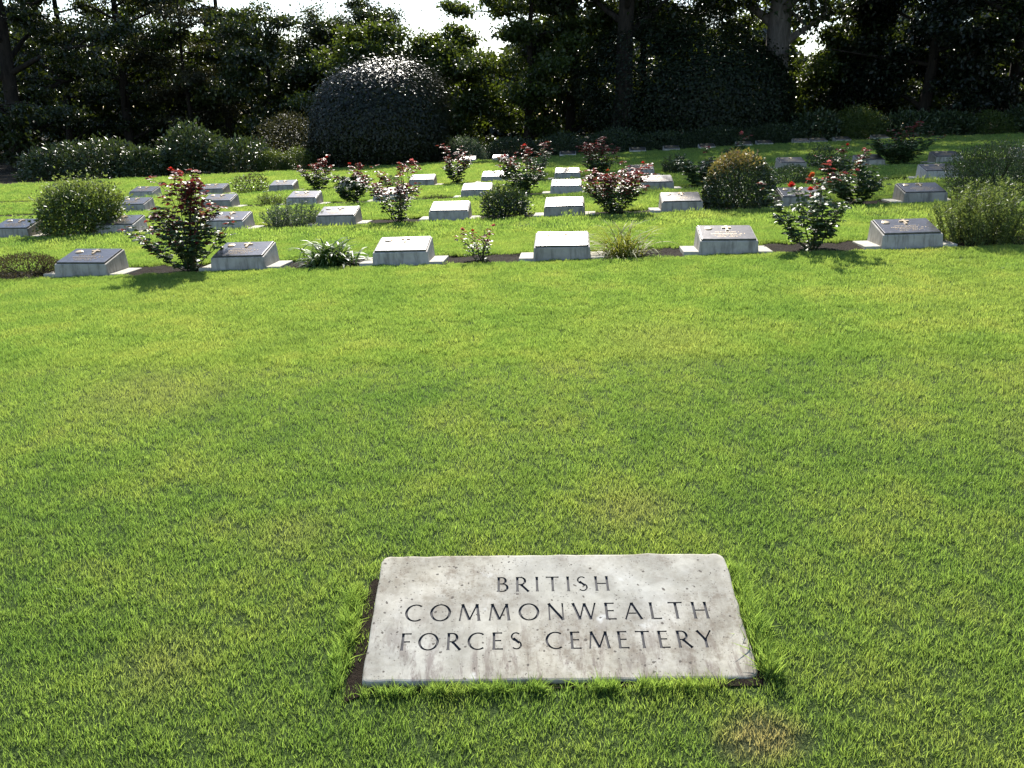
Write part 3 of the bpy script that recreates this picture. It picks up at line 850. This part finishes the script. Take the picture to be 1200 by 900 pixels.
def rose(px, row, h, wd, label, seed, canes=8, red=.4, blooms=(), leaf=.047, dens=1.0, green='rose_green', redmat='rose_red', spread=1.0, dy=.18, topheavy=0.0, thin=False, taper=.3, core=1, rednoise=.15):
    if row > 1: h *= 1.2; wd *= 1.1
    rg = np.random.default_rng(seed)
    root = plant_root('rose_bush', px, row, label, 'rose bush', 'roses planted between the grave markers', dy)
    tb = Tubes(); P, D, Z = [], [], []
    tips = []
    for c in range(canes):
        a = 6.283 * c / canes + rg.uniform(-.5, .5)
        out_ = wd * .5 * rg.uniform(.5, 1.08) * spread
        hh = h * rg.uniform(.5, 1.0) * (1 - taper * (out_ / (wd * .5)) * (1 - topheavy))
        if c < core: hh = h * rg.uniform(.78, 1.0); out_ *= .42
        if c == 0: hh = h; out_ *= .4
        t = np.linspace(0, 1, 7)
        p = np.column_stack([np.cos(a) * out_ * t ** .72 + rg.normal(0, .012, 7), np.sin(a) * out_ * .8 * t ** .72 + rg.normal(0, .012, 7), hh * (t * 1.1 - .1 * t ** 2)])
        p[0] = (rg.normal(0, .02), rg.normal(0, .02), 0)
        tb.add(p, np.linspace(.0065, .0025, 7), 5)
        br = [p]
        for s in range(rg.integers(3, 6)):
            t0 = rg.uniform(.22, .9); q0 = np.array([np.interp(t0, t, p[:, j]) for j in range(3)])
            a2 = a + rg.normal(0, 1.1); ln = max(h, wd) * rg.uniform(.16, .36)
            tt = np.linspace(0, 1, 4)[:, None]
            q = q0 + tt * np.array([np.cos(a2) * ln * .75, np.sin(a2) * ln * .75, ln * .62]) + rg.normal(0, .006, (4, 3)) * tt
            tb.add(q, np.linspace(.0035, .0016, 4), 4); br.append(q)
        for q in br:
            tips.append(q[-1])
            L = np.linalg.norm(np.diff(q, axis=0), axis=1).sum()
            nn = int(L / .034 * dens) + 2
            for u in rg.uniform(.04 if q is not p else .08, 1.04, nn):
                k = np.linspace(0, 1, len(q)); b = np.array([np.interp(u, k, q[:, j]) for j in range(3)])
                a3 = rg.uniform(0, 6.283); pet = np.array([np.cos(a3), np.sin(a3), rg.uniform(-.1, .6)]); pet /= np.linalg.norm(pet)
                ln = rg.uniform(.02, .06)
                for j, (off_, yaw_) in enumerate(((1.0, 0.), (.8, 1.0), (.8, -1.0), (.45, 1.1), (.45, -1.1))[:5 if not thin else 3]):
                    cy, sy = math.cos(yaw_), math.sin(yaw_)
                    d = np.array([pet[0] * cy - pet[1] * sy, pet[0] * sy + pet[1] * cy, pet[2] - .25])
                    P.append(b + pet * ln * off_); D.append(d); Z.append(b[2] / h)
    P, D, Z = np.array(P), np.array(D), np.array(Z)
    Nn = np.column_stack([rg.normal(0, .45, len(P)), rg.normal(0, .45, len(P)), np.ones(len(P))])
    L = leaf * rg.uniform(.6, 1.2, len(P))
    isred = (Z + rg.normal(0, rednoise, len(P))) > (1 - red)
    link('canes', tb.mesh('canes'), M['cane'], root)
    for nm, mk, mt in (('foliage', ~isred, green), ('young_foliage', isred, redmat)):
        if mk.sum() > 0:
            link(nm, leaf_mesh(nm, P[mk], D[mk], Nn[mk], L[mk], L[mk] * .66, .12, row == 1, .12), M[mt], root)
    tips = sorted(tips, key=lambda q: -q[2])
    for k, (mt, rad, ix) in enumerate(blooms):
        rosette('bloom', np.array(tips[ix % len(tips)]) + (0, 0, .01), rad, M[mt], root, rg)
    return root

def shrub(name, cat, label, loc, wd, dp, h, leaf, nleaf, mat, seed, asp=.5, tips=None, shell=.55, lumps=10, lump=.22, flatbase=.0, group=None, stems=9, upright=0.3, rag=.06, face=0.0, droop=0., dome=False):
    """a shrub: stems, and leaves filling an uneven rounded volume, densest near its outside"""
    rg = np.random.default_rng(seed)
    root = empty(name, loc); tag(root, label, cat, group)
    cen = unit(rg.normal(0, 1, (lumps, 3))); amp = rg.uniform(-.4, 1, lumps) * lump
    def rad(d):
        v = np.ones(len(d))
        for c, a in zip(cen, amp): v += a * np.exp(-((1 - d @ c) / .16))
        return v
    d = unit(rg.normal(0, 1, (int(nleaf * 1.5), 3)))
    d = d[d[:, 2] > -.75 + flatbase][:nleaf]
    r = rad(d) * (shell + (1 - shell) * rg.uniform(0, 1, len(d)) ** .5) + np.abs(rg.normal(0, rag, len(d))) * (rg.random(len(d)) < .25)
    top = h / 1.0
    P = d * r[:, None] * np.array([wd / 2, dp / 2, h * .55]) + np.array([0, 0, h * .47])
    if dome:
        q = d * r[:, None]; lo = d[:, 2] < 0
        s_ = np.where(lo, np.clip(1 - d[:, 2] ** 2, .12, 1) ** -.42, 1.0)
        P = np.column_stack([q[:, 0] * s_ * wd / 2, q[:, 1] * s_ * dp / 2, np.where(lo, h * .40 + q[:, 2] * h * .52, h * .40 + q[:, 2] * h * .60)])
    k = (P[:, 2] > .01); P, d = P[k], d[k]
    n = len(P)
    D = unit(d * .7 + rg.normal(0, .6, (n, 3)) + np.array([0, 0, upright - droop]))
    Nn = unit(d * (.6 + face) + rg.normal(0, .5 - .25 * face, (n, 3)) + np.array([0, 0, .7 - .5 * face]))
    if face: D = unit(np.cross(Nn, rg.normal(0, 1, (n, 3))) + d * .25)
    L = leaf * rg.uniform(.6, 1.25, n)
    tb = Tubes()
    for s in range(stems):
        e = P[rg.integers(0, n)] * .88
        t = np.linspace(0, 1, 5)[:, None]
        q = np.array([rg.normal(0, wd * .04), rg.normal(0, dp * .04), -.03]) * (1 - t) + e * t + np.array([0, 0, 1.]) * (t * (1 - t)) * h * .25
        tb.add(q, np.linspace(.012, .004, 5) * max(1, h), 5)
    link('stems', tb.mesh('stems'), M['bark'], root)
    if tips:
        tm, frac = tips
        isT = (P[:, 2] / h + .35 * (-P[:, 0] / wd) + rg.normal(0, .12, n)) > frac
        link('new_and_lit_growth', leaf_mesh('new_and_lit_growth', P[isT], D[isT], Nn[isT], L[isT], L[isT] * asp, .1, False, .1), M[tm], root)
        P, D, Nn, L = P[~isT], D[~isT], Nn[~isT], L[~isT]
    link('foliage', leaf_mesh('foliage', P, D, Nn, L, L * asp, .1, False, .1), M[mat], root)
    return root

def bed_loc(px, row, dy=.18):
    y = ROW_Y[row - 1] + dy; x = along(px, y)
    return (x, y, float(G(x, y)) - .05)

def feathery(name, cat, label, loc, wd, h, nst, mat, seed, leaf=.03, per=46, group=None, lean=.9):
    """many upright fine-leaved shoots"""
    rg = np.random.default_rng(seed)
    root = empty(name, loc); tag(root, label, cat, group)
    tb = Tubes(); P, D = [], []
    for s in range(nst):
        a = rg.uniform(0, 6.283); o_ = wd / 2 * math.sqrt(rg.uniform(0, 1))
        hh = h * rg.uniform(.65, 1.05) * (1 - .42 * (o_ / (wd / 2)) ** 2)
        t = np.linspace(0, 1, 6)
        b = np.array([np.cos(a) * o_ * .72, np.sin(a) * o_ * .6])
        q = np.column_stack([b[0] + np.cos(a) * o_ * .3 * lean * t ** 1.3, b[1] + np.sin(a) * o_ * .25 * lean * t ** 1.3, hh * t])
        q[1:] += rg.normal(0, .008, (5, 3))
        tb.add(q, np.linspace(.003, .0012, 6), 4)
        u = rg.uniform(.03, 1.02, per)
        b3 = np.column_stack([np.interp(u, t, q[:, j]) for j in range(3)])
        P.append(b3)
        an = rg.uniform(0, 6.283, per)
        D.append(np.column_stack([np.cos(an), np.sin(an), rg.uniform(.2, 1.2, per)]))
    P, D = np.concatenate(P), np.concatenate(D)
    L = leaf * rg.uniform(.6, 1.3, len(P))
    link('shoots', tb.mesh('shoots'), M['cane'], root)
    link('foliage', leaf_mesh('foliage', P, D, rg.normal(0, 1, (len(P), 3)), L, L * .26, .1), M[mat], root)
    return root

def blades(name, cat, label, loc, n, length, wd, mat, seed, arch=1.0, seg=6, spread=.06, upr=.9, thinmat=None):
    """arching strap leaves from one crown, each a curved strip"""
    rg = np.random.default_rng(seed)
    root = empty(name, loc); tag(root, label, cat)
    V, F, m = [], [], 0
    for k in range(n):
        a = rg.uniform(0, 6.283); L = length * rg.uniform(.55, 1.15); e = rg.uniform(.35, 1.35) * upr
        p = np.array([rg.normal(0, spread), rg.normal(0, spread * .6), 0.]); hd = np.array([math.cos(a), math.sin(a), 0])
        s = np.array([-math.sin(a), math.cos(a), 0]); w0 = wd * rg.uniform(.7, 1.2)
        tw = rg.normal(0, .35)
        for j in range(seg + 1):
            t = j / seg
            ww = w0 * (math.sin(math.pi * min(1, .18 + t * .82)) ** .8 + .02)
            ss = s * math.cos(tw * t) + np.array([0, 0, 1]) * math.sin(tw * t)
            V += [p + ss * ww / 2, p - ss * ww / 2]
            if j < seg:
                F.append((m + 2 * j, m + 2 * j + 1, m + 2 * j + 3, m + 2 * j + 2))
            p = p + (hd * math.cos(e) + np.array([0, 0, math.sin(e)])) * L / seg
            e -= arch * rg.uniform(.8, 1.2) * 1.9 / seg * (.5 + t)
        m += 2 * (seg + 1)
    V = np.array(V); V[:, 2] = np.maximum(V[:, 2], -.01)
    link('leaves', np_mesh('leaves', V, np.array(F)), M[mat], root)
    return root

# --- nearest row
shrub('heather', 'low shrub', 'low brown-green heather at the left edge of the nearest row', bed_loc(8, 1), .75, .42, .24, .022, 5200, 'heather', 41, asp=.35, shell=.45, lumps=16, lump=.3, stems=14, upright=1.1)
rose(205, 1, .94, .66, 'tall red-leaved rose bush in the nearest row at left', 51, canes=16, red=.42, leaf=.052, dens=.8, spread=1.15, taper=.48, core=7, rednoise=.2,
     blooms=(('bloom_red', .035, 1), ('bloom_red', .03, 30), ('rose_bloom', .03, 12), ('bloom_red', .03, 40)))
blades('strap_leaved_clump', 'perennial', 'low clump of glossy green strap leaves in the nearest row', bed_loc(378, 1), 300, .37, .022, 'strap', 61, arch=1.1, spread=.09, upr=1.25)
rose(563, 1, .32, .40, 'small sparse rose with pink blooms in the nearest row', 52, canes=5, red=.35, leaf=.036, dens=.75, thin=True, topheavy=.8,
     blooms=(('rose_bloom', .028, 0), ('rose_bloom', .032, 2), ('bloom_orange', .03, 4), ('rose_bloom', .024, 6)))
blades('grass_tussock', 'ornamental grass', 'yellow-green arching grass tussock in the nearest row', bed_loc(737, 1), 230, .50, .010, 'tussock', 62, arch=.95, seg=7, spread=.075, upr=1.05)
rose(968, 1, .76, .74, 'rose bush with red and orange flowers in the nearest row at right', 53, canes=10, red=.14, leaf=.052, dens=.72,
     blooms=(('rose_bloom', .036, 0), ('bloom_red', .05, 9), ('bloom_red', .045, 11), ('bloom_orange', .045, 3), ('rose_bloom', .035, 5), ('rose_bloom', .033, 17)))
feathery('feathery_bush', 'bush', 'pale green feathery bush at right end of the nearest row', bed_loc(1172, 1, .25), .92, .58, 190, 'feather', 71, .034, 80)
# --- second row
shrub('rounded_shrub', 'shrub', 'large rounded yellow-green shrub in the second row at left', bed_loc(80, 2, .2), .98, .8, .66, .046, 9500, 'shrub', 42, asp=.55, tips=('feather', .80), shell=.35, lumps=22, lump=.36, rag=.24)
feathery('grey_green_shrub', 'shrub', 'low grey-green feathery shrub in the second row', bed_loc(335, 2), .86, .38, 110, 'bluegreen', 72, .04, 40)
rose(463, 2, .66, .74, 'split rose bush with bare middle and red tips in the second row', 54, canes=8, red=.5, leaf=.052, dens=.85, topheavy=.9, spread=1.15, blooms=(('rose_bloom', .045, 1), ('bloom_red', .035, 4)))
shrub('leafy_perennial', 'shrub', 'dark green leafy perennial in the second row, before the tall middle rose', bed_loc(592, 2), .56, .5, .40, .055, 3200, 'shrub_dark', 43, asp=.32, tips=('feather', .98), shell=.3, lumps=12, lump=.35, rag=.2)
rose(725, 2, .54, .82, 'wide dense rose bush with many red tips in the second row', 55, canes=15, red=.42, leaf=.052, dens=1.15, topheavy=.6, blooms=(('bloom_red', .035, 2), ('bloom_orange', .035, 8)))
shrub('golden_tipped_shrub', 'shrub', 'dense round shrub with golden and pink tips in the second row', bed_loc(870, 2, .2), .80, .72, .66, .040, 12000, 'shrub_dark', 44, asp=.42, tips=('gold', .85), dome=True, shell=.6, lumps=18, lump=.16, rag=.08)  # real gold tips on top; those weighted to the left also paint its lit side
rose(1012, 2, .56, .70, 'dark shaded rose bush in the second row at right', 56, canes=11, red=.06, leaf=.055, dens=1.2, green='rose_green', blooms=(('rose_bloom', .035, 0), ('bloom_red', .035, 5)))
shrub('dark_bush', 'bush', 'dark fine-leaved bush at the right edge behind the feathery bush', bed_loc(1180, 2, .25), 1.15, .9, .66, .034, 14000, 'shrub_dark', 45, asp=.3, shell=.35, lumps=14, lump=.2, rag=.12, upright=.9)
# --- third row
feathery('low_green_shrub', 'shrub', 'low loose green shrub in the third row behind the grey-green one', bed_loc(312, 3), .68, .28, 60, 'feather', 73, .04, 34)
rose(408, 3, .46, .56, 'dark rose bush with white-glinting leaves in the third row', 57, canes=12, red=.05, leaf=.055, dens=1.15, topheavy=.5)
feathery('brown_heather', 'low shrub', 'low brown heather strip in the third row', bed_loc(511, 3), .52, .13, 60, 'heather', 74, .022, 24)
rose(610, 3, .66, .70, 'tall rose bush with dark red tips in the third row, picture centre', 58, canes=13, red=.3, leaf=.055, dens=1.15, topheavy=.3, blooms=(('bloom_red', .05, 0), ('rose_bloom', .04, 6)))
rose(825, 3, .54, .52, 'dark blue-green rose bush in the third row behind the golden-tipped shrub', 59, canes=9, red=.03, leaf=.06, dens=1.2)
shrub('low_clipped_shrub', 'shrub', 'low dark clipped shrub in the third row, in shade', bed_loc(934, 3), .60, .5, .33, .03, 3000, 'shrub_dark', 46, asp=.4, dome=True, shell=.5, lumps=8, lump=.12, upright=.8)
rose(985, 3, .48, .60, 'shaded rose bush in the third row beside the low clipped shrub', 60, canes=9, red=.12, leaf=.055, dens=1.1, blooms=(('bloom_red', .045, 0),))
# --- fourth row
shrub('bronze_green_shrub', 'shrub', 'small bronze-green shrub in the fourth row at left', bed_loc(289, 4), .68, .5, .36, .045, 1300, 'shrub', 47, asp=.5, tips=('heather', .8), shell=.3, lumps=10, lump=.3, rag=.2)
rose(369, 4, .54, .68, 'pink-tipped pale rose bush in the fourth row at left', 61, canes=10, red=.36, leaf=.055, dens=.9, topheavy=.6, blooms=(('bloom_red', .045, 2), ('rose_bloom', .04, 5)))
shrub('low_dark_shrub', 'low shrub', 'low dark green shrub in the fourth row, left of centre', bed_loc(456, 4), .46, .4, .24, .035, 1200, 'bluegreen', 48, asp=.3, shell=.4, upright=.8)
rose(535, 4, .68, .64, 'upright rose with wine-red top and white-glinting leaves in the fourth row', 62, canes=9, red=.4, leaf=.055, dens=.95, topheavy=.8)
rose(632, 4, .62, .40, 'grey-leaved rose in the fourth row, behind the tall middle rose', 63, canes=7, red=.15, leaf=.05, dens=.9, green='bluegreen')
rose(702, 4, .68, .70, 'sunlit rose with dark red tips in the fourth row, right of centre', 64, canes=11, red=.38, leaf=.055, dens=.95, topheavy=.5)
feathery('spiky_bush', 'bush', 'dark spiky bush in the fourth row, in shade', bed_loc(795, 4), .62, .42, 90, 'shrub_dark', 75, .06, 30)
rose(868, 4, .60, .56, 'rose with a pink flower in the fourth row, behind the golden-tipped shrub', 65, canes=9, red=.06, leaf=.055, dens=1., blooms=(('rose_bloom', .06, 0),))
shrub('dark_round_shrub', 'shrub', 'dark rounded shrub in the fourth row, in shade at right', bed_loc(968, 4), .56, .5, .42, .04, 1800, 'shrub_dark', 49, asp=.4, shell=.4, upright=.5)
rose(1060, 4, .62, 1.05, 'large spreading dark rose bush in the fourth row at right', 66, canes=15, red=.10, leaf=.06, dens=1.15)

# ================================================================== SHRUBS ALONG THE WOOD'S EDGE
def gl(px, y):
    x = along(px, y)
    return (x, y, float(G(x, y)) - .05)
shrub('clipped_dome_shrub', 'clipped shrub', 'large clipped dome-shaped evergreen shrub at the back of the lawn', gl(443, 28.6), 4.0, 3.8, 2.82, .105, 38000, 'gloss', 81, face=1.0, asp=.55, dome=True, shell=.80, lumps=46, lump=.13, rag=.09, stems=16, upright=.25)
shrub('wide_clipped_shrub', 'clipped shrub', 'wide rounded clipped evergreen in front of the pale trunk', gl(828, 33.5), 6.1, 4.6, 3.95, .115, 46000, 'holly', 82, face=.7, asp=.55, dome=True, shell=.78, lumps=30, lump=.2, rag=.08, stems=16, upright=.25)
shrub('grey_bush', 'bush', 'greyish loose bush at the left foot of the clipped dome shrub', gl(340, 29.2), 2.0, 1.6, 1.75, .075, 5000, 'tree_c', 83, asp=.4, shell=.5, lumps=14, lump=.25, rag=.1)
EDGE = [(60, 27.2, 2.0, 1.15, 'rhodo', 'dark large-leaved bush at the far left lawn edge'), (118, 27.0, 1.9, 1.25, 'rhodo', 'large-leaved bush left of the pale-leaved one at the wood edge'),
        (163, 26.6, 1.3, 1.10, 'rhodo', 'pale-glinting large-leaved bush at the wood edge behind tall rose'), (222, 27.6, 2.1, 1.60, 'rhodo', 'tallest large-leaved bush above the tall red-leaved rose'),
        (277, 27.2, 1.7, 1.12, 'rhodo', 'glossy large-leaved bush right of the tallest one'), (316, 27.0, 1.1, .78, 'shrub', 'light green rounded bush at the wood edge'),
        (350, 27.2, 1.0, .72, 'shrub', 'smaller light green bush near the foot of the clipped dome'), (542, 29.0, 1.35, .88, 'bluegreen', 'grey-green bush right of the clipped dome shrub'),
        (598, 30.0, 1.8, .8, 'shrub_dark', 'dark bush at the wood edge behind the tall middle rose'), (655, 30.2, 1.9, .75, 'shrub_dark', 'dark bush at the wood edge right of centre'),
        (715, 30.8, 2.1, .8, 'shrub_dark', 'dark bush at the foot of the tall dark trunk'), (775, 31.0, 2.3, .75, 'shrub_dark', 'low dark bush left below the wide clipped evergreen'),
        (840, 31.2, 2.4, .8, 'shrub_dark', 'low dark bush below the wide clipped evergreen'), (905, 31.4, 2.3, .85, 'shrub_dark', 'low dark bush right below the wide clipped evergreen'),
        (962, 31.8, 1.7, 1.15, 'rhodo', 'dark bush under the sky gap at right'), (1012, 31.4, 1.6, 1.25, 'shrub', 'sun-flecked bush above the large dark rose'),
        (1062, 31.6, 2.0, 1.1, 'rhodo', 'dark leafy bush at the wood edge at right'), (1115, 31.8, 2.0, 1.0, 'rhodo', 'dark bush left of the small light bush at right'),
        (1168, 31.2, 1.3, .85, 'shrub', 'small light green bush at the right wood edge'), (1212, 31.4, 1.8, 1.1, 'rhodo', 'dark bush cut by the right picture edge')]
for k, (px, y, wd, h, mt, lb) in enumerate(EDGE):
    big = mt == 'rhodo'
    shrub('edge_bush', 'bush', lb, gl(px, y), wd * .92, wd * .75, h * .77, .15 if big else .06, int(1700 * wd * h * (1 if big else 4.0)), mt, 100 + k, asp=.38 if big else .42, shell=.45, lumps=20, lump=.36, rag=.18, dome=True, group='bushes along the edge of the wood')

# ================================================================== TREES
def tree(name, label, px, y, h, r, cb, seed, leafmat, leaf=.12, nleaf=13000, trunk_r=.2, bark='bark', limbs=14, flat=.6, lean=(0, 0), rise=.35, csize=.55, asp=.5, group='trees of the wood behind the lawn', fork=0., sub=5, ox=0., full=1.0):
    nleaf = int(nleaf * (1.0 if name == 'tall_tree' else 3.0 * full)); leaf *= 1.2 if name != 'tall_tree' else 1.25; asp = .6
    if name != 'tall_tree': cb *= .55; trunk_r *= .75
    rg = np.random.default_rng(seed)
    x = along(px, y) + ox
    root = empty(name, (x, y, float(G(x, y)) - .08)); tag(root, label, 'tree', group)
    tb = Tubes()
    t = np.linspace(0, 1, 10)
    wob = np.cumsum(rg.normal(0, .035 * h / 9, (10, 2)), 0) * (t[:, None] > 0)
    trunk = np.column_stack([lean[0] * t + wob[:, 0], lean[1] * t + wob[:, 1], h * .93 * t])
    tr = trunk_r * (1 - .82 * t ** 1.1); tr[0] *= 1.35
    tb.add(trunk, tr, 10)
    cen = []
    hc, rz = (cb + h) / 2, (h - cb) / 2
    for k in range(limbs):
        f = (k + rg.uniform(.1, .9)) / limbs
        z0 = cb * .72 + (h * .9 - cb * .72) * f
        u0 = z0 / (h * .93)
        p0 = np.array([np.interp(u0, t, trunk[:, j]) for j in range(3)])
        a = k * 2.4 + rg.uniform(-.5, .5)
        z1 = min(h, max(cb, z0 + rise * r * rg.uniform(.3, 1.3)))
        reach = r * math.sqrt(max(.10, 1 - ((z1 - hc) / rz) ** 2)) * rg.uniform(.7, 1.05)
        p3 = np.array([p0[0] + math.cos(a) * reach, p0[1] + math.sin(a) * reach, z1])
        s = np.linspace(0, 1, 6)[:, None]
        q = p0 * (1 - s) + p3 * s + np.array([0, 0, 1]) * (s * (1 - s)) * reach * rg.uniform(-.15, .35) + rg.normal(0, .05, (6, 3)) * s
        rl = trunk_r * (1 - .8 * u0) * .5
        tb.add(q, np.linspace(rl, rl * .22, 6), 6)
        for m_ in range(sub):
            s0 = rg.uniform(.35, 1.0)
            b = np.array([np.interp(s0, s[:, 0], q[:, j]) for j in range(3)])
            e = b + np.array([rg.normal(0, .30), rg.normal(0, .30), rg.normal(.05, .22) * flat / .6]) * r * .62
            tb.add(np.linspace(b, e, 3) + np.array([[0, 0, 0], [0, 0, .05 * r], [0, 0, 0]]), np.linspace(rl * .3, .008, 3), 4)
            cen += [e, (b + e) / 2]
    cen = np.array(cen); nc = len(cen)
    wts = rg.uniform(.3, 1.6, nc); cnt = rg.multinomial(nleaf, wts / wts.sum())
    ci = np.repeat(np.arange(nc), cnt)
    sz = rg.uniform(.55, 1.25, nc)[ci][:, None] * csize
    P = cen[ci] + rg.normal(0, 1, (nleaf, 3)) * sz * np.array([.62, .62, .42 * flat])
    P[:, 2] = np.maximum(P[:, 2], .15)
    D = unit(rg.normal(0, .8, (nleaf, 3)) + np.array([0, 0, -.25]))
    Nn = unit(rg.normal(0, .55, (nleaf, 3)) + np.array([0, 0, .8]))
    L = leaf * rg.uniform(.6, 1.25, nleaf)
    link('trunk', tb.mesh('trunk'), M[bark], root)
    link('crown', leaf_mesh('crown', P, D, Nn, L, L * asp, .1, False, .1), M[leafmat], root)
    return root

tree('broadleaf_tree', 'dark tree with a thick trunk at the far left edge', 18, 35.5, 11.0, 4.8, 1.6, 201, 'tree_a', .13, 17000, .48, limbs=16)
tree('broadleaf_tree', 'dark tree with a forked trunk and sky showing through, at left', 150, 40.0, 12.5, 4.2, 2.2, 202, 'tree_a', .12, 14000, .3, limbs=18, full=.8)
tree('layered_tree', 'tree with flat layered branches reaching into the sky gap, at left', 268, 40.5, 10.3, 3.7, 1.8, 203, 'tree_b', .12, 13000, .26, limbs=18, flat=.28, rise=.1, full=.8)
tree('brown_conifer', 'brownish drooping tree between the forked tree and the layered tree', 222, 38.5, 7.6, 2.7, 1.8, 204, 'tree_c', .10, 8000, .16, limbs=13, flat=.35, rise=.0)
tree('broadleaf_tree', 'dark tree rising behind the thick trunk at far left', 78, 42.0, 12.0, 4.6, 1.5, 205, 'tree_a', .14, 14000, .3, full=.7)
tree('broadleaf_tree', 'dark tree behind the layered tree at left', 205, 45.0, 9.0, 3.6, 1.0, 206, 'tree_b', .14, 11000, .28, full=.7)
tree('broadleaf_tree', 'low dark tree beneath the layered branches, left of the dome shrub', 318, 37.5, 5.6, 2.6, .6, 207, 'tree_a', .12, 10000, .18)
tree('round_evergreen', 'dark round-topped evergreen at the left side of the sky gap', 385, 40.0, 6.0, 2.0, .8, 208, 'tree_a', .10, 15000, .2, csize=.5, limbs=26, sub=7)
tree('round_evergreen', 'dark round-topped evergreen standing into the middle of the sky gap', 443, 40.5, 6.7, 1.6, .8, 209, 'tree_a', .10, 14000, .2, csize=.5, limbs=26, sub=7)
tree('broadleaf_tree', 'mid-green tree directly behind the dome shrub', 432, 36.5, 4.9, 2.6, .6, 210, 'tree_b', .13, 11000, .18)
tree('broadleaf_tree', 'mid-green tree under the sky gap, right of the dome shrub', 520, 36.5, 4.5, 2.5, .6, 211, 'tree_b', .13, 12000, .18)
tree('broadleaf_tree', 'green tree at the right side of the sky gap', 618, 35.0, 8.8, 2.7, .8, 212, 'tree_b', .12, 14000, .24, limbs=16)
tree('broadleaf_tree', 'dark tree with small sky flecks, left of the tall dark trunk', 668, 37.0, 10.0, 3.2, 1.0, 213, 'tree_a', .13, 15000, .28, limbs=16)
tree('tall_tree', 'tall tree with a dark straight trunk, right of the picture centre', 724, 33.0, 17.0, 5.2, 5.0, 214, 'tree_a', .17, 22000, .36, limbs=24, csize=.8, group='tall trees', sub=5)
tree('tall_tree', 'tall tree with a thick pale grey trunk behind the wide clipped evergreen', 903, 35.5, 19.0, 6.0, 4.6, 215, 'tree_a', .18, 30000, .50, 'palebark', limbs=26, csize=.9, group='tall trees', sub=5, lean=(.2, 0))
tree('broadleaf_tree', 'light green tree between the dark trunk and the pale trunk', 812, 39.5, 7.2, 3.4, 1.0, 216, 'tree_b', .14, 13000, .26)
tree('broadleaf_tree', 'dark tree close behind the tall dark trunk', 752, 38.0, 9.5, 2.8, 1.0, 217, 'tree_a', .13, 12000, .26)
tree('broadleaf_tree', 'low yellow-green tree under the sky gap beside the pale trunk', 978, 37.0, 3.8, 2.2, .8, 218, 'tree_b', .13, 9000, .18)
tree('broadleaf_tree', 'dark tree right of the sky gap beside the pale trunk', 1024, 38.5, 9.8, 2.5, 1.2, 219, 'tree_a', .13, 13000, .28)
tree('glossy_tree', 'large dark tree with glinting leaves at right', 1080, 34.0, 9.8, 3.8, 1.0, 220, 'gloss', .14, 19000, .3, limbs=18, asp=.55)
tree('broadleaf_tree', 'dark tree near the right picture edge', 1178, 35.0, 10.5, 3.8, 1.2, 221, 'tree_a', .13, 16000, .3, limbs=16)
tree('tall_tree', 'tall dark tree at the right picture edge', 1230, 31.5, 16.0, 5.0, 3.0, 222, 'tree_a', .17, 20000, .4, limbs=22, csize=.8, group='tall trees')

# the wood beyond, one dark mass
rg = np.random.default_rng(77)
n = 70000
px = rg.uniform(-160, 1400, n); yy = rg.uniform(43, 54, n)
tp = np.interp(px, [-160, 250, 330, 360, 560, 600, 700, 880, 900, 935, 950, 985, 1000, 1400], [6.8, 6.6, 5.8, 4.4, 4.4, 6, 6.5, 6.5, 5.5, 3.4, 3.4, 4.6, 6.5, 6.5])
tp = tp * (.86 + .14 * np.sin(px * .05) + .08 * np.sin(px * .021 + 1))
xx = yy * np.tan(np.arctan((px - 600) / 1050) - YAW)
zz = tp * rg.uniform(0, 1, n) ** .8
P = np.column_stack([xx, yy, G(xx, yy) + zz])
D = unit(rg.normal(0, 1, (n, 3))); Nn = unit(rg.normal(0, .6, (n, 3)) + np.array([0, 0, .7]))
L = .5 * rg.uniform(.6, 1.3, n)
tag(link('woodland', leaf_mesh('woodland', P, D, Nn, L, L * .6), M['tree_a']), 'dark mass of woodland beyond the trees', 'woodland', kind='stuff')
